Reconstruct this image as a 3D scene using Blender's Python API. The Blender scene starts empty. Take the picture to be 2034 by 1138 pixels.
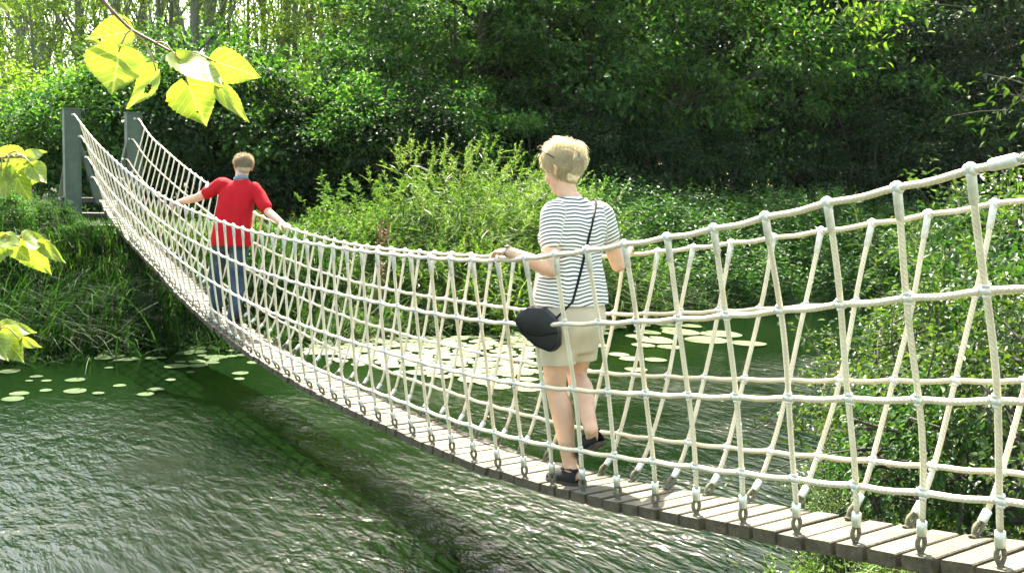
import bpy, math, random
import numpy as np
from mathutils import Vector, Matrix, noise as mnoise

random.seed(7)
SC = bpy.context.scene
COL = SC.collection
rad = math.radians

# ------------------------------------------------------------------ camera
CAM = np.array([-1.35429, 2.81061, 1.59579])
R_ = np.array([-0.55300542, -0.83244852, 0.03484913])
U_ = np.array([0.10928637, -0.03100783, 0.99352655])
F_ = np.array([0.82597911, -0.55323411, -0.10812278])
FPX = 1850.834

cam_d = bpy.data.cameras.new("camera")
cam = bpy.data.objects.new("camera", cam_d)
COL.objects.link(cam)
cam.matrix_world = Matrix(((R_[0], U_[0], -F_[0], CAM[0]), (R_[1], U_[1], -F_[1], CAM[1]),
                           (R_[2], U_[2], -F_[2], CAM[2]), (0, 0, 0, 1)))
cam_d.sensor_fit = 'HORIZONTAL'
cam_d.sensor_width = 36.0
cam_d.lens = FPX / 2034.0 * 36.0
cam_d.clip_start = 0.05
cam_d.clip_end = 600
SC.camera = cam


def at(u, v, d=None, x=None, y=None, z=None):
    """The point of the place seen at photo pixel (u, v), at depth d or on a plane."""
    q = F_ + R_ * (u - 1017) / FPX - U_ * (v - 569) / FPX
    if d is not None:
        t = d
    elif x is not None:
        t = (x - CAM[0]) / q[0]
    elif y is not None:
        t = (y - CAM[1]) / q[1]
    else:
        t = (z - CAM[2]) / q[2]
    return CAM + t * q


FH = np.array([F_[0], F_[1]]); FH /= np.linalg.norm(FH)
RH = np.array([FH[1], -FH[0]])


def gp(u, d):
    """ground position below photo column u at horizontal distance d from the camera"""
    s = (u - 1017) / FPX
    xy = CAM[:2] + FH * d + RH * s * d
    return float(xy[0]), float(xy[1])


def gpx(u, x):
    """ground position below photo column u on the line x across the bank"""
    s = (u - 1017) / FPX
    return gp(u, (x - CAM[0]) / (FH[0] + RH[0] * s))


# ------------------------------------------------------------------ render settings
SC.render.engine = 'CYCLES'
cy = SC.cycles
cy.max_bounces = 7
cy.diffuse_bounces = 3
cy.glossy_bounces = 3
cy.transmission_bounces = 5
cy.transparent_max_bounces = 6
cy.caustics_reflective = False
cy.caustics_refractive = False
cy.use_denoising = True
cy.use_adaptive_sampling = True
cy.adaptive_threshold = 0.02
cy.sample_clamp_indirect = 6
vs = SC.view_settings
SC.display_settings.display_device = 'sRGB'
vs.view_transform = 'Standard'
vs.look = 'None'
vs.exposure = 2.75
vs.gamma = 1.0
vs.use_curve_mapping = False

# ------------------------------------------------------------------ light
SUN_AZ, SUN_EL = 13.0, 56.0          # degrees left of the view, above the horizon
sd2 = FH * math.cos(rad(SUN_AZ)) - RH * math.sin(rad(SUN_AZ))
SUN = np.array([sd2[0] * math.cos(rad(SUN_EL)), sd2[1] * math.cos(rad(SUN_EL)), math.sin(rad(SUN_EL))])
world = bpy.data.worlds.new("World")
SC.world = world
world.use_nodes = True
wn, wl = world.node_tree.nodes, world.node_tree.links
sky = wn.new("ShaderNodeTexSky")
sky.sky_type = 'NISHITA'
sky.sun_disc = False
sky.sun_elevation = rad(SUN_EL)
sky.sun_rotation = math.atan2(SUN[0], SUN[1])
sky.air_density = 1.0
sky.dust_density = 2.0
sky.ozone_density = 1.0
bg = wn["Background"]
bg.inputs[1].default_value = 0.15
skym = wn.new("ShaderNodeMix"); skym.data_type = 'RGBA'; skym.blend_type = 'MULTIPLY'
skym.inputs[0].default_value = 1.0
skym.inputs[7].default_value = (1.0, 0.915, 0.72, 1)
wl.new(sky.outputs[0], skym.inputs[6])
wl.new(skym.outputs[2], bg.inputs[0])
sun_d = bpy.data.lights.new("sun", 'SUN')
sun_d.energy = 4.5
sun_d.angle = rad(0.55)
sun_d.color = (1.0, 0.94, 0.80)
sun_o = bpy.data.objects.new("sun", sun_d)
COL.objects.link(sun_o)
sun_o.location = (0, 0, 30)
sun_o.rotation_euler = Vector(SUN).to_track_quat('Z', 'Y').to_euler()


# ------------------------------------------------------------------ object helpers
def tag(o, label=None, cat=None, group=None, kind=None):
    if label: o["label"] = label
    if cat: o["category"] = cat
    if group: o["group"] = group
    if kind: o["kind"] = kind
    return o


def empty(name, loc=(0, 0, 0), rz=0.0):
    o = bpy.data.objects.new(name, None)
    COL.objects.link(o)
    o.location = loc
    o.rotation_euler = (0, 0, rz)
    o.empty_display_size = 0.2
    return o


def mesh_np(name, V, faces, mats=(), smooth=True, uv=None, mat_idx=None):
    """faces: list of int arrays, each (n, k)"""
    me = bpy.data.meshes.new(name)
    V = np.asarray(V, dtype=np.float32).reshape(-1, 3)
    faces = [np.asarray(f, dtype=np.int32) for f in faces if len(f)]
    me.vertices.add(len(V))
    me.vertices.foreach_set("co", V.ravel())
    loops = np.concatenate([f.ravel() for f in faces])
    sizes = np.concatenate([np.full(len(f), f.shape[1], dtype=np.int32) for f in faces])
    starts = np.concatenate([[0], np.cumsum(sizes)[:-1]]).astype(np.int32)
    me.loops.add(len(loops))
    me.loops.foreach_set("vertex_index", loops)
    me.polygons.add(len(sizes))
    me.polygons.foreach_set("loop_start", starts)
    me.polygons.foreach_set("loop_total", sizes)
    me.polygons.foreach_set("use_smooth", np.full(len(sizes), smooth, dtype=bool))
    for m in mats:
        me.materials.append(m)
    if mat_idx is not None:
        me.polygons.foreach_set("material_index", np.asarray(mat_idx, dtype=np.int32))
    if uv is not None:
        l = me.uv_layers.new(name="UVMap")
        l.data.foreach_set("uv", np.asarray(uv, dtype=np.float32)[loops].ravel())
    me.update(calc_edges=True)
    me.validate()
    return me


def link(name, me, parent=None, loc=None):
    """loc None: mesh is in world coordinates, also under a parent standing at its base"""
    o = bpy.data.objects.new(name, me)
    COL.objects.link(o)
    if parent is not None:
        o.parent = parent
        if loc is None and parent.parent is None:
            o.location = tuple(-c for c in parent.location) if parent.type == 'EMPTY' else (0, 0, 0)
        elif loc is not None:
            o.location = loc
    elif loc is not None:
        o.location = loc
    return o


class MB:
    """collects vertices and faces of one mesh"""
    def __init__(s):
        s.V, s.F, s.UV, s.n = [], {}, [], 0

    def add(s, V, F, uv=None):
        V = np.asarray(V, float).reshape(-1, 3)
        for f in F:
            f = np.asarray(f, int)
            if len(f):
                s.F.setdefault(f.shape[1], []).append(f + s.n)
        s.V.append(V)
        s.UV.append(np.zeros((len(V), 2)) if uv is None else np.asarray(uv, float))
        s.n += len(V)
        return s

    def mesh(s, name, mats=(), smooth=True):
        return mesh_np(name, np.concatenate(s.V), [np.concatenate(f) for f in s.F.values()], mats, smooth,
                       np.concatenate(s.UV))


def norm(v):
    v = np.asarray(v, float)
    return v / max(np.linalg.norm(v), 1e-9)


def tube(pts, rads, n=12, ref=(0, 0, 1), cap=True):
    """tapered tube; rads: scalars or (a, b) with a along the side axis = ref x tangent"""
    P = np.asarray(pts, float)
    m = len(P)
    T = np.gradient(P, axis=0)
    V, UV, L = [], [], 0.0
    prev = None
    for i in range(m):
        t = norm(T[i])
        if prev is None:
            a = np.cross(np.asarray(ref, float), t)
            if np.linalg.norm(a) < 1e-3:
                a = np.cross((1, 0.1, 0), t)
        else:
            a = prev - t * np.dot(prev, t)
        a = norm(a); prev = a
        b = np.cross(t, a)
        r = rads[i] if not np.isscalar(rads) else rads
        ra, rb = (r, r) if np.isscalar(r) else r
        th = np.arange(n) * 2 * math.pi / n
        V.append(P[i] + np.outer(np.cos(th) * ra, a) + np.outer(np.sin(th) * rb, b))
        if i: L += np.linalg.norm(P[i] - P[i - 1])
        UV.append(np.stack([np.arange(n) / n, np.full(n, L)], -1))
    V = np.concatenate(V); UV = np.concatenate(UV)
    i0 = np.arange(m - 1)[:, None] * n
    j = np.arange(n)[None, :]; k = (j + 1) % n
    F = [np.stack([i0 + j, i0 + k, i0 + n + k, i0 + n + j], -1).reshape(-1, 4)]
    if cap:
        F.append(np.arange(n)[::-1].reshape(1, n))
        F.append((np.arange(n) + (m - 1) * n).reshape(1, n))
    return V, F, UV


def ellipsoid(c, r, axes=None, nu=16, nv=10):
    th = np.linspace(0, 2 * math.pi, nu, endpoint=False)
    ph = np.linspace(0.001, math.pi - 0.001, nv)
    X = np.stack([np.outer(np.sin(ph), np.cos(th)), np.outer(np.sin(ph), np.sin(th)),
                  np.outer(np.cos(ph), np.ones(nu))], -1).reshape(-1, 3) * np.asarray(r, float)
    if axes is not None:
        X = X @ np.asarray(axes, float)
    V = X + np.asarray(c, float)
    i0 = np.arange(nv - 1)[:, None] * nu
    j = np.arange(nu)[None, :]; k = (j + 1) % nu
    F = [np.stack([i0 + j, i0 + nu + j, i0 + nu + k, i0 + k], -1).reshape(-1, 4)]
    return V, F, None


def box(c, h, axes=None):
    s = np.array([[x, y, z] for x in (-1, 1) for y in (-1, 1) for z in (-1, 1)], float) * np.asarray(h, float)
    if axes is not None:
        s = s @ np.asarray(axes, float)
    F = [np.array([[0, 1, 3, 2], [4, 6, 7, 5], [0, 4, 5, 1], [2, 3, 7, 6], [0, 2, 6, 4], [1, 5, 7, 3]])]
    return s + np.asarray(c, float), F, None


def bev(o, w, seg=2):
    m = o.modifiers.new("bevel", 'BEVEL')
    m.width = w; m.segments = seg; m.limit_method = 'ANGLE'; m.angle_limit = rad(40)
    return o


# ------------------------------------------------------------------ materials
def mat(name):
    m = bpy.data.materials.new(name)
    m.use_nodes = True
    nt = m.node_tree
    b = nt.nodes["Principled BSDF"]
    return m, nt, b


def N(nt, kind, **kw):
    n = nt.nodes.new(kind)
    for k, v in kw.items():
        if k.startswith("i_"):
            n.inputs[k[2:].replace("_", " ")].default_value = v
        else:
            setattr(n, k, v)
    return n


def ramp(nt, stops):
    r = nt.nodes.new("ShaderNodeValToRGB")
    e = r.color_ramp.elements
    while len(e) < len(stops):
        e.new(0.5)
    for el, (p, c) in zip(e, stops):
        el.position = p
        el.color = (c[0], c[1], c[2], 1)
    return r


def simple(name, col, rough=0.6, metal=0.0, var=0.15, scale=20.0, bump=0.0, bscale=60.0, spec=0.5):
    """base colour with a soft noise variation and an optional noise bump"""
    m, nt, b = mat(name)
    tc = N(nt, "ShaderNodeTexCoord")
    nz = N(nt, "ShaderNodeTexNoise", i_Scale=scale, i_Detail=5.0)
    nt.links.new(tc.outputs["Object"], nz.inputs["Vector"])
    c = np.array(col)
    r = ramp(nt, [(0.3, c * (1 - var)), (0.7, np.minimum(c * (1 + var), 1))])
    nt.links.new(nz.outputs["Fac"], r.inputs[0])
    nt.links.new(r.outputs[0], b.inputs["Base Color"])
    b.inputs["Roughness"].default_value = rough
    b.inputs["Metallic"].default_value = metal
    b.inputs["Specular IOR Level"].default_value = spec
    if bump > 0:
        n2 = N(nt, "ShaderNodeTexNoise", i_Scale=bscale, i_Detail=4.0)
        nt.links.new(tc.outputs["Object"], n2.inputs["Vector"])
        bp = N(nt, "ShaderNodeBump", i_Strength=bump, i_Distance=0.01)
        nt.links.new(n2.outputs["Fac"], bp.inputs["Height"])
        nt.links.new(bp.outputs[0], b.inputs["Normal"])
    return m


def leafmat(name, dark, mid, light, trans=0.45, rough=0.42, spec=0.4, objvar=0.25, twarm=(1.10, 1.25, 0.40)):
    """leaves: a colour of its own per leaf, part of the light passes through"""
    m, nt, b = mat(name)
    g = N(nt, "ShaderNodeNewGeometry")
    r = ramp(nt, [(0.0, dark), (0.55, mid), (1.0, light)])
    nt.links.new(g.outputs["Random Per Island"], r.inputs[0])
    oi = N(nt, "ShaderNodeObjectInfo")
    mr = N(nt, "ShaderNodeMapRange")
    mr.inputs[3].default_value = 1 - objvar; mr.inputs[4].default_value = 1 + objvar
    nt.links.new(oi.outputs["Random"], mr.inputs[0])
    hs = N(nt, "ShaderNodeHueSaturation")
    nt.links.new(mr.outputs[0], hs.inputs["Value"])
    nt.links.new(r.outputs[0], hs.inputs["Color"])
    nt.links.new(hs.outputs[0], b.inputs["Base Color"])
    b.inputs["Roughness"].default_value = rough
    b.inputs["Specular IOR Level"].default_value = spec
    t = N(nt, "ShaderNodeBsdfTranslucent")
    mx = N(nt, "ShaderNodeMix", data_type='RGBA', blend_type='MULTIPLY')
    mx.inputs[0].default_value = 1.0
    nt.links.new(hs.outputs[0], mx.inputs[6])
    mx.inputs[7].default_value = (twarm[0], twarm[1], twarm[2], 1)
    nt.links.new(mx.outputs[2], t.inputs["Color"])
    ms = N(nt, "ShaderNodeMixShader")
    ms.inputs[0].default_value = trans
    nt.links.new(b.outputs[0], ms.inputs[1])
    nt.links.new(t.outputs[0], ms.inputs[2])
    nt.links.new(ms.outputs[0], nt.nodes["Material Output"].inputs["Surface"])
    return m


def rope_mat():
    m, nt, b = mat("rope")
    uv = N(nt, "ShaderNodeTexCoord")
    sp = N(nt, "ShaderNodeSeparateXYZ")
    nt.links.new(uv.outputs["UV"], sp.inputs[0])
    a = N(nt, "ShaderNodeMath", operation='MULTIPLY'); a.inputs[1].default_value = 4.0
    nt.links.new(sp.outputs[0], a.inputs[0])
    c = N(nt, "ShaderNodeMath", operation='MULTIPLY_ADD'); c.inputs[1].default_value = 62.0
    nt.links.new(sp.outputs[1], c.inputs[0]); nt.links.new(a.outputs[0], c.inputs[2])
    f = N(nt, "ShaderNodeMath", operation='PINGPONG'); f.inputs[1].default_value = 0.5
    nt.links.new(c.outputs[0], f.inputs[0])
    bp = N(nt, "ShaderNodeBump", i_Strength=0.7, i_Distance=0.004)
    nt.links.new(f.outputs[0], bp.inputs["Height"])
    nt.links.new(bp.outputs[0], b.inputs["Normal"])
    tc = N(nt, "ShaderNodeTexNoise", i_Scale=9.0, i_Detail=5.0)
    nt.links.new(uv.outputs["Object"], tc.inputs["Vector"])
    r = ramp(nt, [(0.3, (0.62, 0.525, 0.365)), (0.6, (0.75, 0.655, 0.475)), (0.8, (0.80, 0.72, 0.55))])
    nt.links.new(tc.outputs["Fac"], r.inputs[0])
    r2 = ramp(nt, [(0.0, (0.70, 0.66, 0.58)), (0.22, (1, 1, 1))])
    nt.links.new(f.outputs[0], r2.inputs[0])
    mx = N(nt, "ShaderNodeMix", data_type='RGBA', blend_type='MULTIPLY'); mx.inputs[0].default_value = 0.8
    nt.links.new(r.outputs[0], mx.inputs[6]); nt.links.new(r2.outputs[0], mx.inputs[7])
    nt.links.new(mx.outputs[2], b.inputs["Base Color"])
    b.inputs["Roughness"].default_value = 0.75
    return m


def wood_mat():
    m, nt, b = mat("weathered_wood")
    tc = N(nt, "ShaderNodeTexCoord")
    mp = N(nt, "ShaderNodeMapping"); mp.inputs["Scale"].default_value = (26, 3.0, 26)
    nt.links.new(tc.outputs["Object"], mp.inputs[0])
    nz = N(nt, "ShaderNodeTexNoise", i_Scale=3.0, i_Detail=8.0, i_Roughness=0.65)
    nt.links.new(mp.outputs[0], nz.inputs["Vector"])
    n2 = N(nt, "ShaderNodeTexNoise", i_Scale=7.0, i_Detail=3.0)
    nt.links.new(tc.outputs["Object"], n2.inputs["Vector"])
    r = ramp(nt, [(0.25, (0.055, 0.048, 0.031)), (0.5, (0.130, 0.114, 0.083)), (0.8, (0.205, 0.184, 0.140))])
    nt.links.new(nz.outputs["Fac"], r.inputs[0])
    r2 = ramp(nt, [(0.35, (0.66, 0.72, 0.52)), (0.6, (1, 1, 1))])
    nt.links.new(n2.outputs["Fac"], r2.inputs[0])
    oi = N(nt, "ShaderNodeObjectInfo")
    mr = N(nt, "ShaderNodeMapRange"); mr.inputs[3].default_value = 0.78; mr.inputs[4].default_value = 1.12
    nt.links.new(oi.outputs["Random"], mr.inputs[0])
    mx = N(nt, "ShaderNodeMix", data_type='RGBA', blend_type='MULTIPLY'); mx.inputs[0].default_value = 1
    nt.links.new(r.outputs[0], mx.inputs[6]); nt.links.new(r2.outputs[0], mx.inputs[7])
    hs = N(nt, "ShaderNodeHueSaturation")
    nt.links.new(mr.outputs[0], hs.inputs["Value"]); nt.links.new(mx.outputs[2], hs.inputs["Color"])
    nt.links.new(hs.outputs[0], b.inputs["Base Color"])
    bp = N(nt, "ShaderNodeBump", i_Strength=0.5, i_Distance=0.004)
    nt.links.new(nz.outputs["Fac"], bp.inputs["Height"]); nt.links.new(bp.outputs[0], b.inputs["Normal"])
    b.inputs["Roughness"].default_value = 0.8
    return m


def bark_mat(name, c1, c2, sc=6.0):
    m, nt, b = mat(name)
    tc = N(nt, "ShaderNodeTexCoord")
    mp = N(nt, "ShaderNodeMapping"); mp.inputs["Scale"].default_value = (sc * 3, sc * 3, sc * 0.6)
    nt.links.new(tc.outputs["Object"], mp.inputs[0])
    nz = N(nt, "ShaderNodeTexNoise", i_Scale=1.6, i_Detail=7.0, i_Roughness=0.7)
    nt.links.new(mp.outputs[0], nz.inputs["Vector"])
    r = ramp(nt, [(0.35, c1), (0.7, c2)])
    nt.links.new(nz.outputs["Fac"], r.inputs[0]); nt.links.new(r.outputs[0], b.inputs["Base Color"])
    bp = N(nt, "ShaderNodeBump", i_Strength=0.8, i_Distance=0.02)
    nt.links.new(nz.outputs["Fac"], bp.inputs["Height"]); nt.links.new(bp.outputs[0], b.inputs["Normal"])
    b.inputs["Roughness"].default_value = 0.9
    return m


def water_mat():
    m, nt, b = mat("water")
    tc = N(nt, "ShaderNodeTexCoord")
    rot = N(nt, "ShaderNodeMapping"); rot.inputs["Rotation"].default_value = (0, 0, rad(28)); rot.inputs["Scale"].default_value = (1.0, 2.3, 1)
    nt.links.new(tc.outputs["Object"], rot.inputs[0])
    wp = N(nt, "ShaderNodeTexNoise", i_Scale=0.7, i_Detail=3.0)
    nt.links.new(tc.outputs["Object"], wp.inputs["Vector"])
    ad = N(nt, "ShaderNodeVectorMath", operation='MULTIPLY_ADD'); ad.inputs[1].default_value = (0.8, 0.8, 0)
    nt.links.new(wp.outputs["Color"], ad.inputs[0]); nt.links.new(rot.outputs[0], ad.inputs[2])
    n1 = N(nt, "ShaderNodeTexNoise", i_Scale=4.4, i_Detail=3.0, i_Roughness=0.5)
    n2 = N(nt, "ShaderNodeTexNoise", i_Scale=15.0, i_Detail=3.0, i_Roughness=0.6)
    n3 = N(nt, "ShaderNodeTexNoise", i_Scale=0.42, i_Detail=3.0)
    for n in (n1, n2):
        nt.links.new(ad.outputs[0], n.inputs["Vector"])
    nt.links.new(tc.outputs["Object"], n3.inputs["Vector"])
    s = N(nt, "ShaderNodeMath", operation='MULTIPLY_ADD'); s.inputs[1].default_value = 0.30
    nt.links.new(n2.outputs["Fac"], s.inputs[0]); nt.links.new(n1.outputs["Fac"], s.inputs[2])
    rr = N(nt, "ShaderNodeMapRange"); rr.inputs[1].default_value = 0.38; rr.inputs[2].default_value = 0.60
    rr.inputs[3].default_value = 0.22; rr.inputs[4].default_value = 1.0
    nt.links.new(n3.outputs["Fac"], rr.inputs[0])
    # ripples die out over the still lily water by the far bank
    sp = N(nt, "ShaderNodeSeparateXYZ"); nt.links.new(tc.outputs["Object"], sp.inputs[0])
    dx = N(nt, "ShaderNodeMapRange"); dx.inputs[1].default_value = 5.6; dx.inputs[2].default_value = 8.4
    dx.inputs[3].default_value = 1.0; dx.inputs[4].default_value = 0.16
    nt.links.new(sp.outputs[0], dx.inputs[0])
    st = N(nt, "ShaderNodeMath", operation='MULTIPLY')
    nt.links.new(rr.outputs[0], st.inputs[0]); nt.links.new(dx.outputs[0], st.inputs[1])
    bp = N(nt, "ShaderNodeBump", i_Distance=0.046)
    nt.links.new(st.outputs[0], bp.inputs["Strength"])
    nt.links.new(s.outputs[0], bp.inputs["Height"]); nt.links.new(bp.outputs[0], b.inputs["Normal"])
    r = ramp(nt, [(0.35, (0.0012, 0.0046, 0.0012)), (0.65, (0.0036, 0.0105, 0.0026))])
    nt.links.new(n3.outputs["Fac"], r.inputs[0]); nt.links.new(r.outputs[0], b.inputs["Base Color"])
    b.inputs["Roughness"].default_value = 0.06
    b.inputs["IOR"].default_value = 1.333
    b.inputs["Specular IOR Level"].default_value = 0.5
    return m


def ground_mat():
    m, nt, b = mat("earth")
    tc = N(nt, "ShaderNodeTexCoord")
    n1 = N(nt, "ShaderNodeTexNoise", i_Scale=1.3, i_Detail=8.0, i_Roughness=0.7)
    nt.links.new(tc.outputs["Object"], n1.inputs["Vector"])
    r = ramp(nt, [(0.3, (0.022, 0.020, 0.010)), (0.55, (0.035, 0.045, 0.014)), (0.75, (0.05, 0.07, 0.02))])
    nt.links.new(n1.outputs["Fac"], r.inputs[0]); nt.links.new(r.outputs[0], b.inputs["Base Color"])
    bp = N(nt, "ShaderNodeBump", i_Strength=0.8, i_Distance=0.046)
    nt.links.new(n1.outputs["Fac"], bp.inputs["Height"]); nt.links.new(bp.outputs[0], b.inputs["Normal"])
    b.inputs["Roughness"].default_value = 0.95
    return m


M_ROPE = rope_mat()
M_WOOD = wood_mat()
M_WATER = water_mat()
M_WOODEND = simple('shaded_end_grain', (0.060, 0.048, 0.026), 0.9, 0, 0.4, 30, 0.5, 120)  # end grain with the shade of the plank sides mixed into its colour
M_EARTH = ground_mat()
M_ALU = simple("aluminium", (0.62, 0.62, 0.58), 0.42, 0.75, 0.1, 60, 0.15, 200)
M_CLAMP = simple("cast_clamp", (0.60, 0.58, 0.52), 0.5, 0.35, 0.12, 60, 0.15, 150)
M_OLDROPE = simple("weathered_loop", (0.16, 0.145, 0.095), 0.85, 0, 0.4, 70, 0.8, 260)
M_STEEL = simple("galvanised_post", (0.058, 0.080, 0.056), 0.75, 0.0, 0.18, 9, 0.15, 60)
M_STRAP = simple("black_strap", (0.012, 0.012, 0.013), 0.8, 0, 0.2, 60, 0.1, 200, 0.15)
M_DARKSTEEL = simple("dark_steel", (0.045, 0.045, 0.04), 0.6, 0.3, 0.2, 20)
M_CONC = simple("concrete", (0.20, 0.19, 0.15), 0.9, 0, 0.25, 6, 0.4, 50)
M_SKIN = simple("skin", (0.60, 0.36, 0.235), 0.5, 0, 0.13, 14, 0.08, 300, 0.35)
M_SKIN2 = simple("ruddy_skin", (0.58, 0.345, 0.235), 0.5, 0, 0.08, 25, 0.08, 300, 0.35)
for _m in (M_SKIN, M_SKIN2):
    _b = _m.node_tree.nodes["Principled BSDF"]
    _b.inputs["Subsurface Weight"].default_value = 0.12
    _b.inputs["Subsurface Radius"].default_value = (0.02, 0.008, 0.004)
    _b.inputs["Subsurface Scale"].default_value = 0.5

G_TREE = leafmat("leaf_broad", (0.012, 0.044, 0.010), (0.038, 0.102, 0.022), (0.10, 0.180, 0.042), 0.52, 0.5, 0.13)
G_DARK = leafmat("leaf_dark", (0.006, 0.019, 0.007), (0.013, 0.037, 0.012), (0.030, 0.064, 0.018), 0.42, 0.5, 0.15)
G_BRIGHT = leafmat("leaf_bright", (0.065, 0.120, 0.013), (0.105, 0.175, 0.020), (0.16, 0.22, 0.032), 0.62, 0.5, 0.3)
G_GRASS = leafmat("grass_bank", (0.005, 0.019, 0.004), (0.011, 0.037, 0.008), (0.027, 0.064, 0.014), 0.40, 0.55, 0.10)  # green deepened to carry the shade over the left bank
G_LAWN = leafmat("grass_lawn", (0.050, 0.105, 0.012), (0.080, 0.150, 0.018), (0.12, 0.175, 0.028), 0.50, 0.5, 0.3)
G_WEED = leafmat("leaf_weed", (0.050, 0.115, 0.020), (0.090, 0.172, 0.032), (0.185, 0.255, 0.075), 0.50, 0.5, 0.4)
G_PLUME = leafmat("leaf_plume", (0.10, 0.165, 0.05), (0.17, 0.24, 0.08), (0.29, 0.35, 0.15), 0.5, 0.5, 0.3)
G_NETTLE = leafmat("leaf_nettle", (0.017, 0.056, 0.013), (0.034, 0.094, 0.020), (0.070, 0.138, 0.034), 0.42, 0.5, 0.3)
G_SHRUB = leafmat("leaf_shrub", (0.017, 0.040, 0.010), (0.042, 0.078, 0.018), (0.100, 0.135, 0.040), 0.45, 0.42, 0.45)
B_DARK = bark_mat("bark_dark", (0.030, 0.026, 0.018), (0.075, 0.066, 0.046))
B_GREY = bark_mat("bark_grey", (0.075, 0.078, 0.045), (0.20, 0.20, 0.125))

# ------------------------------------------------------------------ ground, water, path
WATER_Z = -0.45


def sstep(a, b, x):
    t = np.clip((x - a) / (b - a), 0, 1)
    return t * t * (3 - 2 * t)


def wob(x, y, f=0.8, s=0.0):
    return np.sin(x * f * 1.3 + y * f * 0.7 + s) * 0.5 + np.sin(x * f * 0.5 - y * f * 1.9 + 1.7 + s) * 0.5


def hgt(x, y):
    x = np.asarray(x, float); y = np.asarray(y, float)
    e = 9.72 + 0.16 * wob(y, x * 0, 1.1)
    far = -0.62 + 1.22 * sstep(e - 0.25, e + 2.9, x) + 0.012 * np.maximum(x - 20, 0) + 0.05 * wob(x, y, 0.9)
    ne = 2.0 - 0.16 * y + 0.15 * wob(y, x * 0, 1.4, 2.0)
    ne = np.where(y < -2.0, ne + (-2.0 - y) * 0.42, ne)
    ne = np.minimum(ne, 5.2)
    near = -0.66 + 0.62 * sstep(0.0, 1.4, ne - x) + 0.25 * sstep(1.4, 4.0, ne - x) + 0.04 * wob(x, y, 1.7)
    z = np.where(x > 7, far, near)
    mid = (x > ne + 0.3) & (x < e - 0.4)
    return np.where(mid, -1.0, z)


gx = np.concatenate([np.arange(-60, -8, 4.0), np.arange(-8, 24, 0.3), np.arange(24, 60, 2.0), np.arange(60, 260, 12.0)])
gy = np.concatenate([np.arange(-200, -40, 10.0), np.arange(-40, -14, 1.0), np.arange(-14, 8, 0.3), np.arange(8, 40, 1.5), np.arange(40, 200, 10.0)])
GX, GY = np.meshgrid(gx, gy, indexing='ij')
GZ = hgt(GX, GY)
nx_, ny_ = GX.shape
ii = np.arange(nx_ - 1)[:, None] * ny_ + np.arange(ny_ - 1)[None, :]
gF = np.stack([ii, ii + ny_, ii + ny_ + 1, ii + 1], -1).reshape(-1, 4)
tag(link("ground", mesh_np("ground", np.stack([GX, GY, GZ], -1), [gF], [M_EARTH])), kind="structure")
WV = np.array([[-12, -200, WATER_Z], [14, -200, WATER_Z], [14, 200, WATER_Z], [-12, 200, WATER_Z]])
tag(link("water", mesh_np("water", WV, [np.array([[0, 1, 2, 3]])], [M_WATER])), kind="structure")
# a paved path behind the far posts
py_ = np.arange(-8, 14.01, 0.5)
pv, pf = [], []
for k, yy in enumerate(py_):
    c = 16.2 + 0.045 * yy * yy * 0.6
    for w in (-0.95, 0.95):
        pv.append((c + w, yy, float(hgt(c + w, yy)) + 0.06))
    if k: pf.append((2 * k - 2, 2 * k - 1, 2 * k + 1, 2 * k))
tag(link("path", mesh_np("path", np.array(pv), [np.array(pf)], [M_CONC])), kind="structure")

# ------------------------------------------------------------------ rope bridge
PITCH = 0.24
T_END = 57.2


def pch(x, tab):
    """smooth interpolation through a table"""
    X = np.array([t[0] for t in tab], float); Y = np.array([t[1] for t in tab], float)
    m = np.gradient(Y, X)
    x = np.clip(np.asarray(x, float), X[0], X[-1])
    k = np.clip(np.searchsorted(X, x) - 1, 0, len(X) - 2)
    h = X[k + 1] - X[k]; t = (x - X[k]) / h
    return ((2 * t**3 - 3 * t**2 + 1) * Y[k] + (t**3 - 2 * t**2 + t) * h * m[k]
            + (-2 * t**3 + 3 * t**2) * Y[k + 1] + (t**3 - t**2) * h * m[k + 1])


DECK_Z = [(-4, 3.25), (-2, 2.72), (0, 2.29), (2, 1.89), (4, 1.52), (6, 1.16), (8, 0.83), (10, 0.55), (12, 0.37), (14, 0.25), (16, 0.18), (18, 0.10),
          (20, 0.05), (22, 0.02), (24, 0.04), (26, 0.09), (28, 0.17), (30, 0.28), (34, 0.63), (38, 1.15), (42, 1.85), (46, 2.52), (50, 3.22), (54, 4.2), (56.6, 4.97)]
NT_Z = [(-4, 7.95), (-2, 7.42), (0, 6.98), (2, 6.56), (4, 6.12), (6, 5.75), (8, 5.42), (10, 5.15), (12, 5.00), (14, 4.90), (16, 4.82), (18, 4.76), (20, 4.73),
        (22, 4.72), (24, 4.735), (26, 4.76), (28.7, 4.88), (31.7, 5.08), (35.6, 5.42), (39.5, 5.93), (43.3, 6.60), (47.1, 7.38), (51.8, 8.52), (56.6, 9.97)]
FT_Z = [(-4, 7.75), (-2, 7.35), (0, 7.0), (2, 6.62), (4, 6.22), (7, 5.68), (10, 5.22), (13, 4.90), (17, 4.67), (19, 4.57), (21, 4.50), (23, 4.44), (25, 4.42),
        (27, 4.45), (29, 4.51), (33, 4.80), (38, 5.46), (42, 6.20), (46, 7.02), (50, 7.95), (54, 8.97), (56.6, 9.95)]
NT_Y = [(-4, 2.3), (-2, 2.2), (0, 2.08), (1, 1.93), (3, 1.80), (6, 1.73), (8, 1.66), (10, 1.60), (12, 1.55), (14, 1.47), (16, 1.40), (18, 1.345), (20, 1.325),
        (23, 1.33), (26, 1.36), (40, 1.75), (50, 2.05), (56.6, 2.26)]
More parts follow.
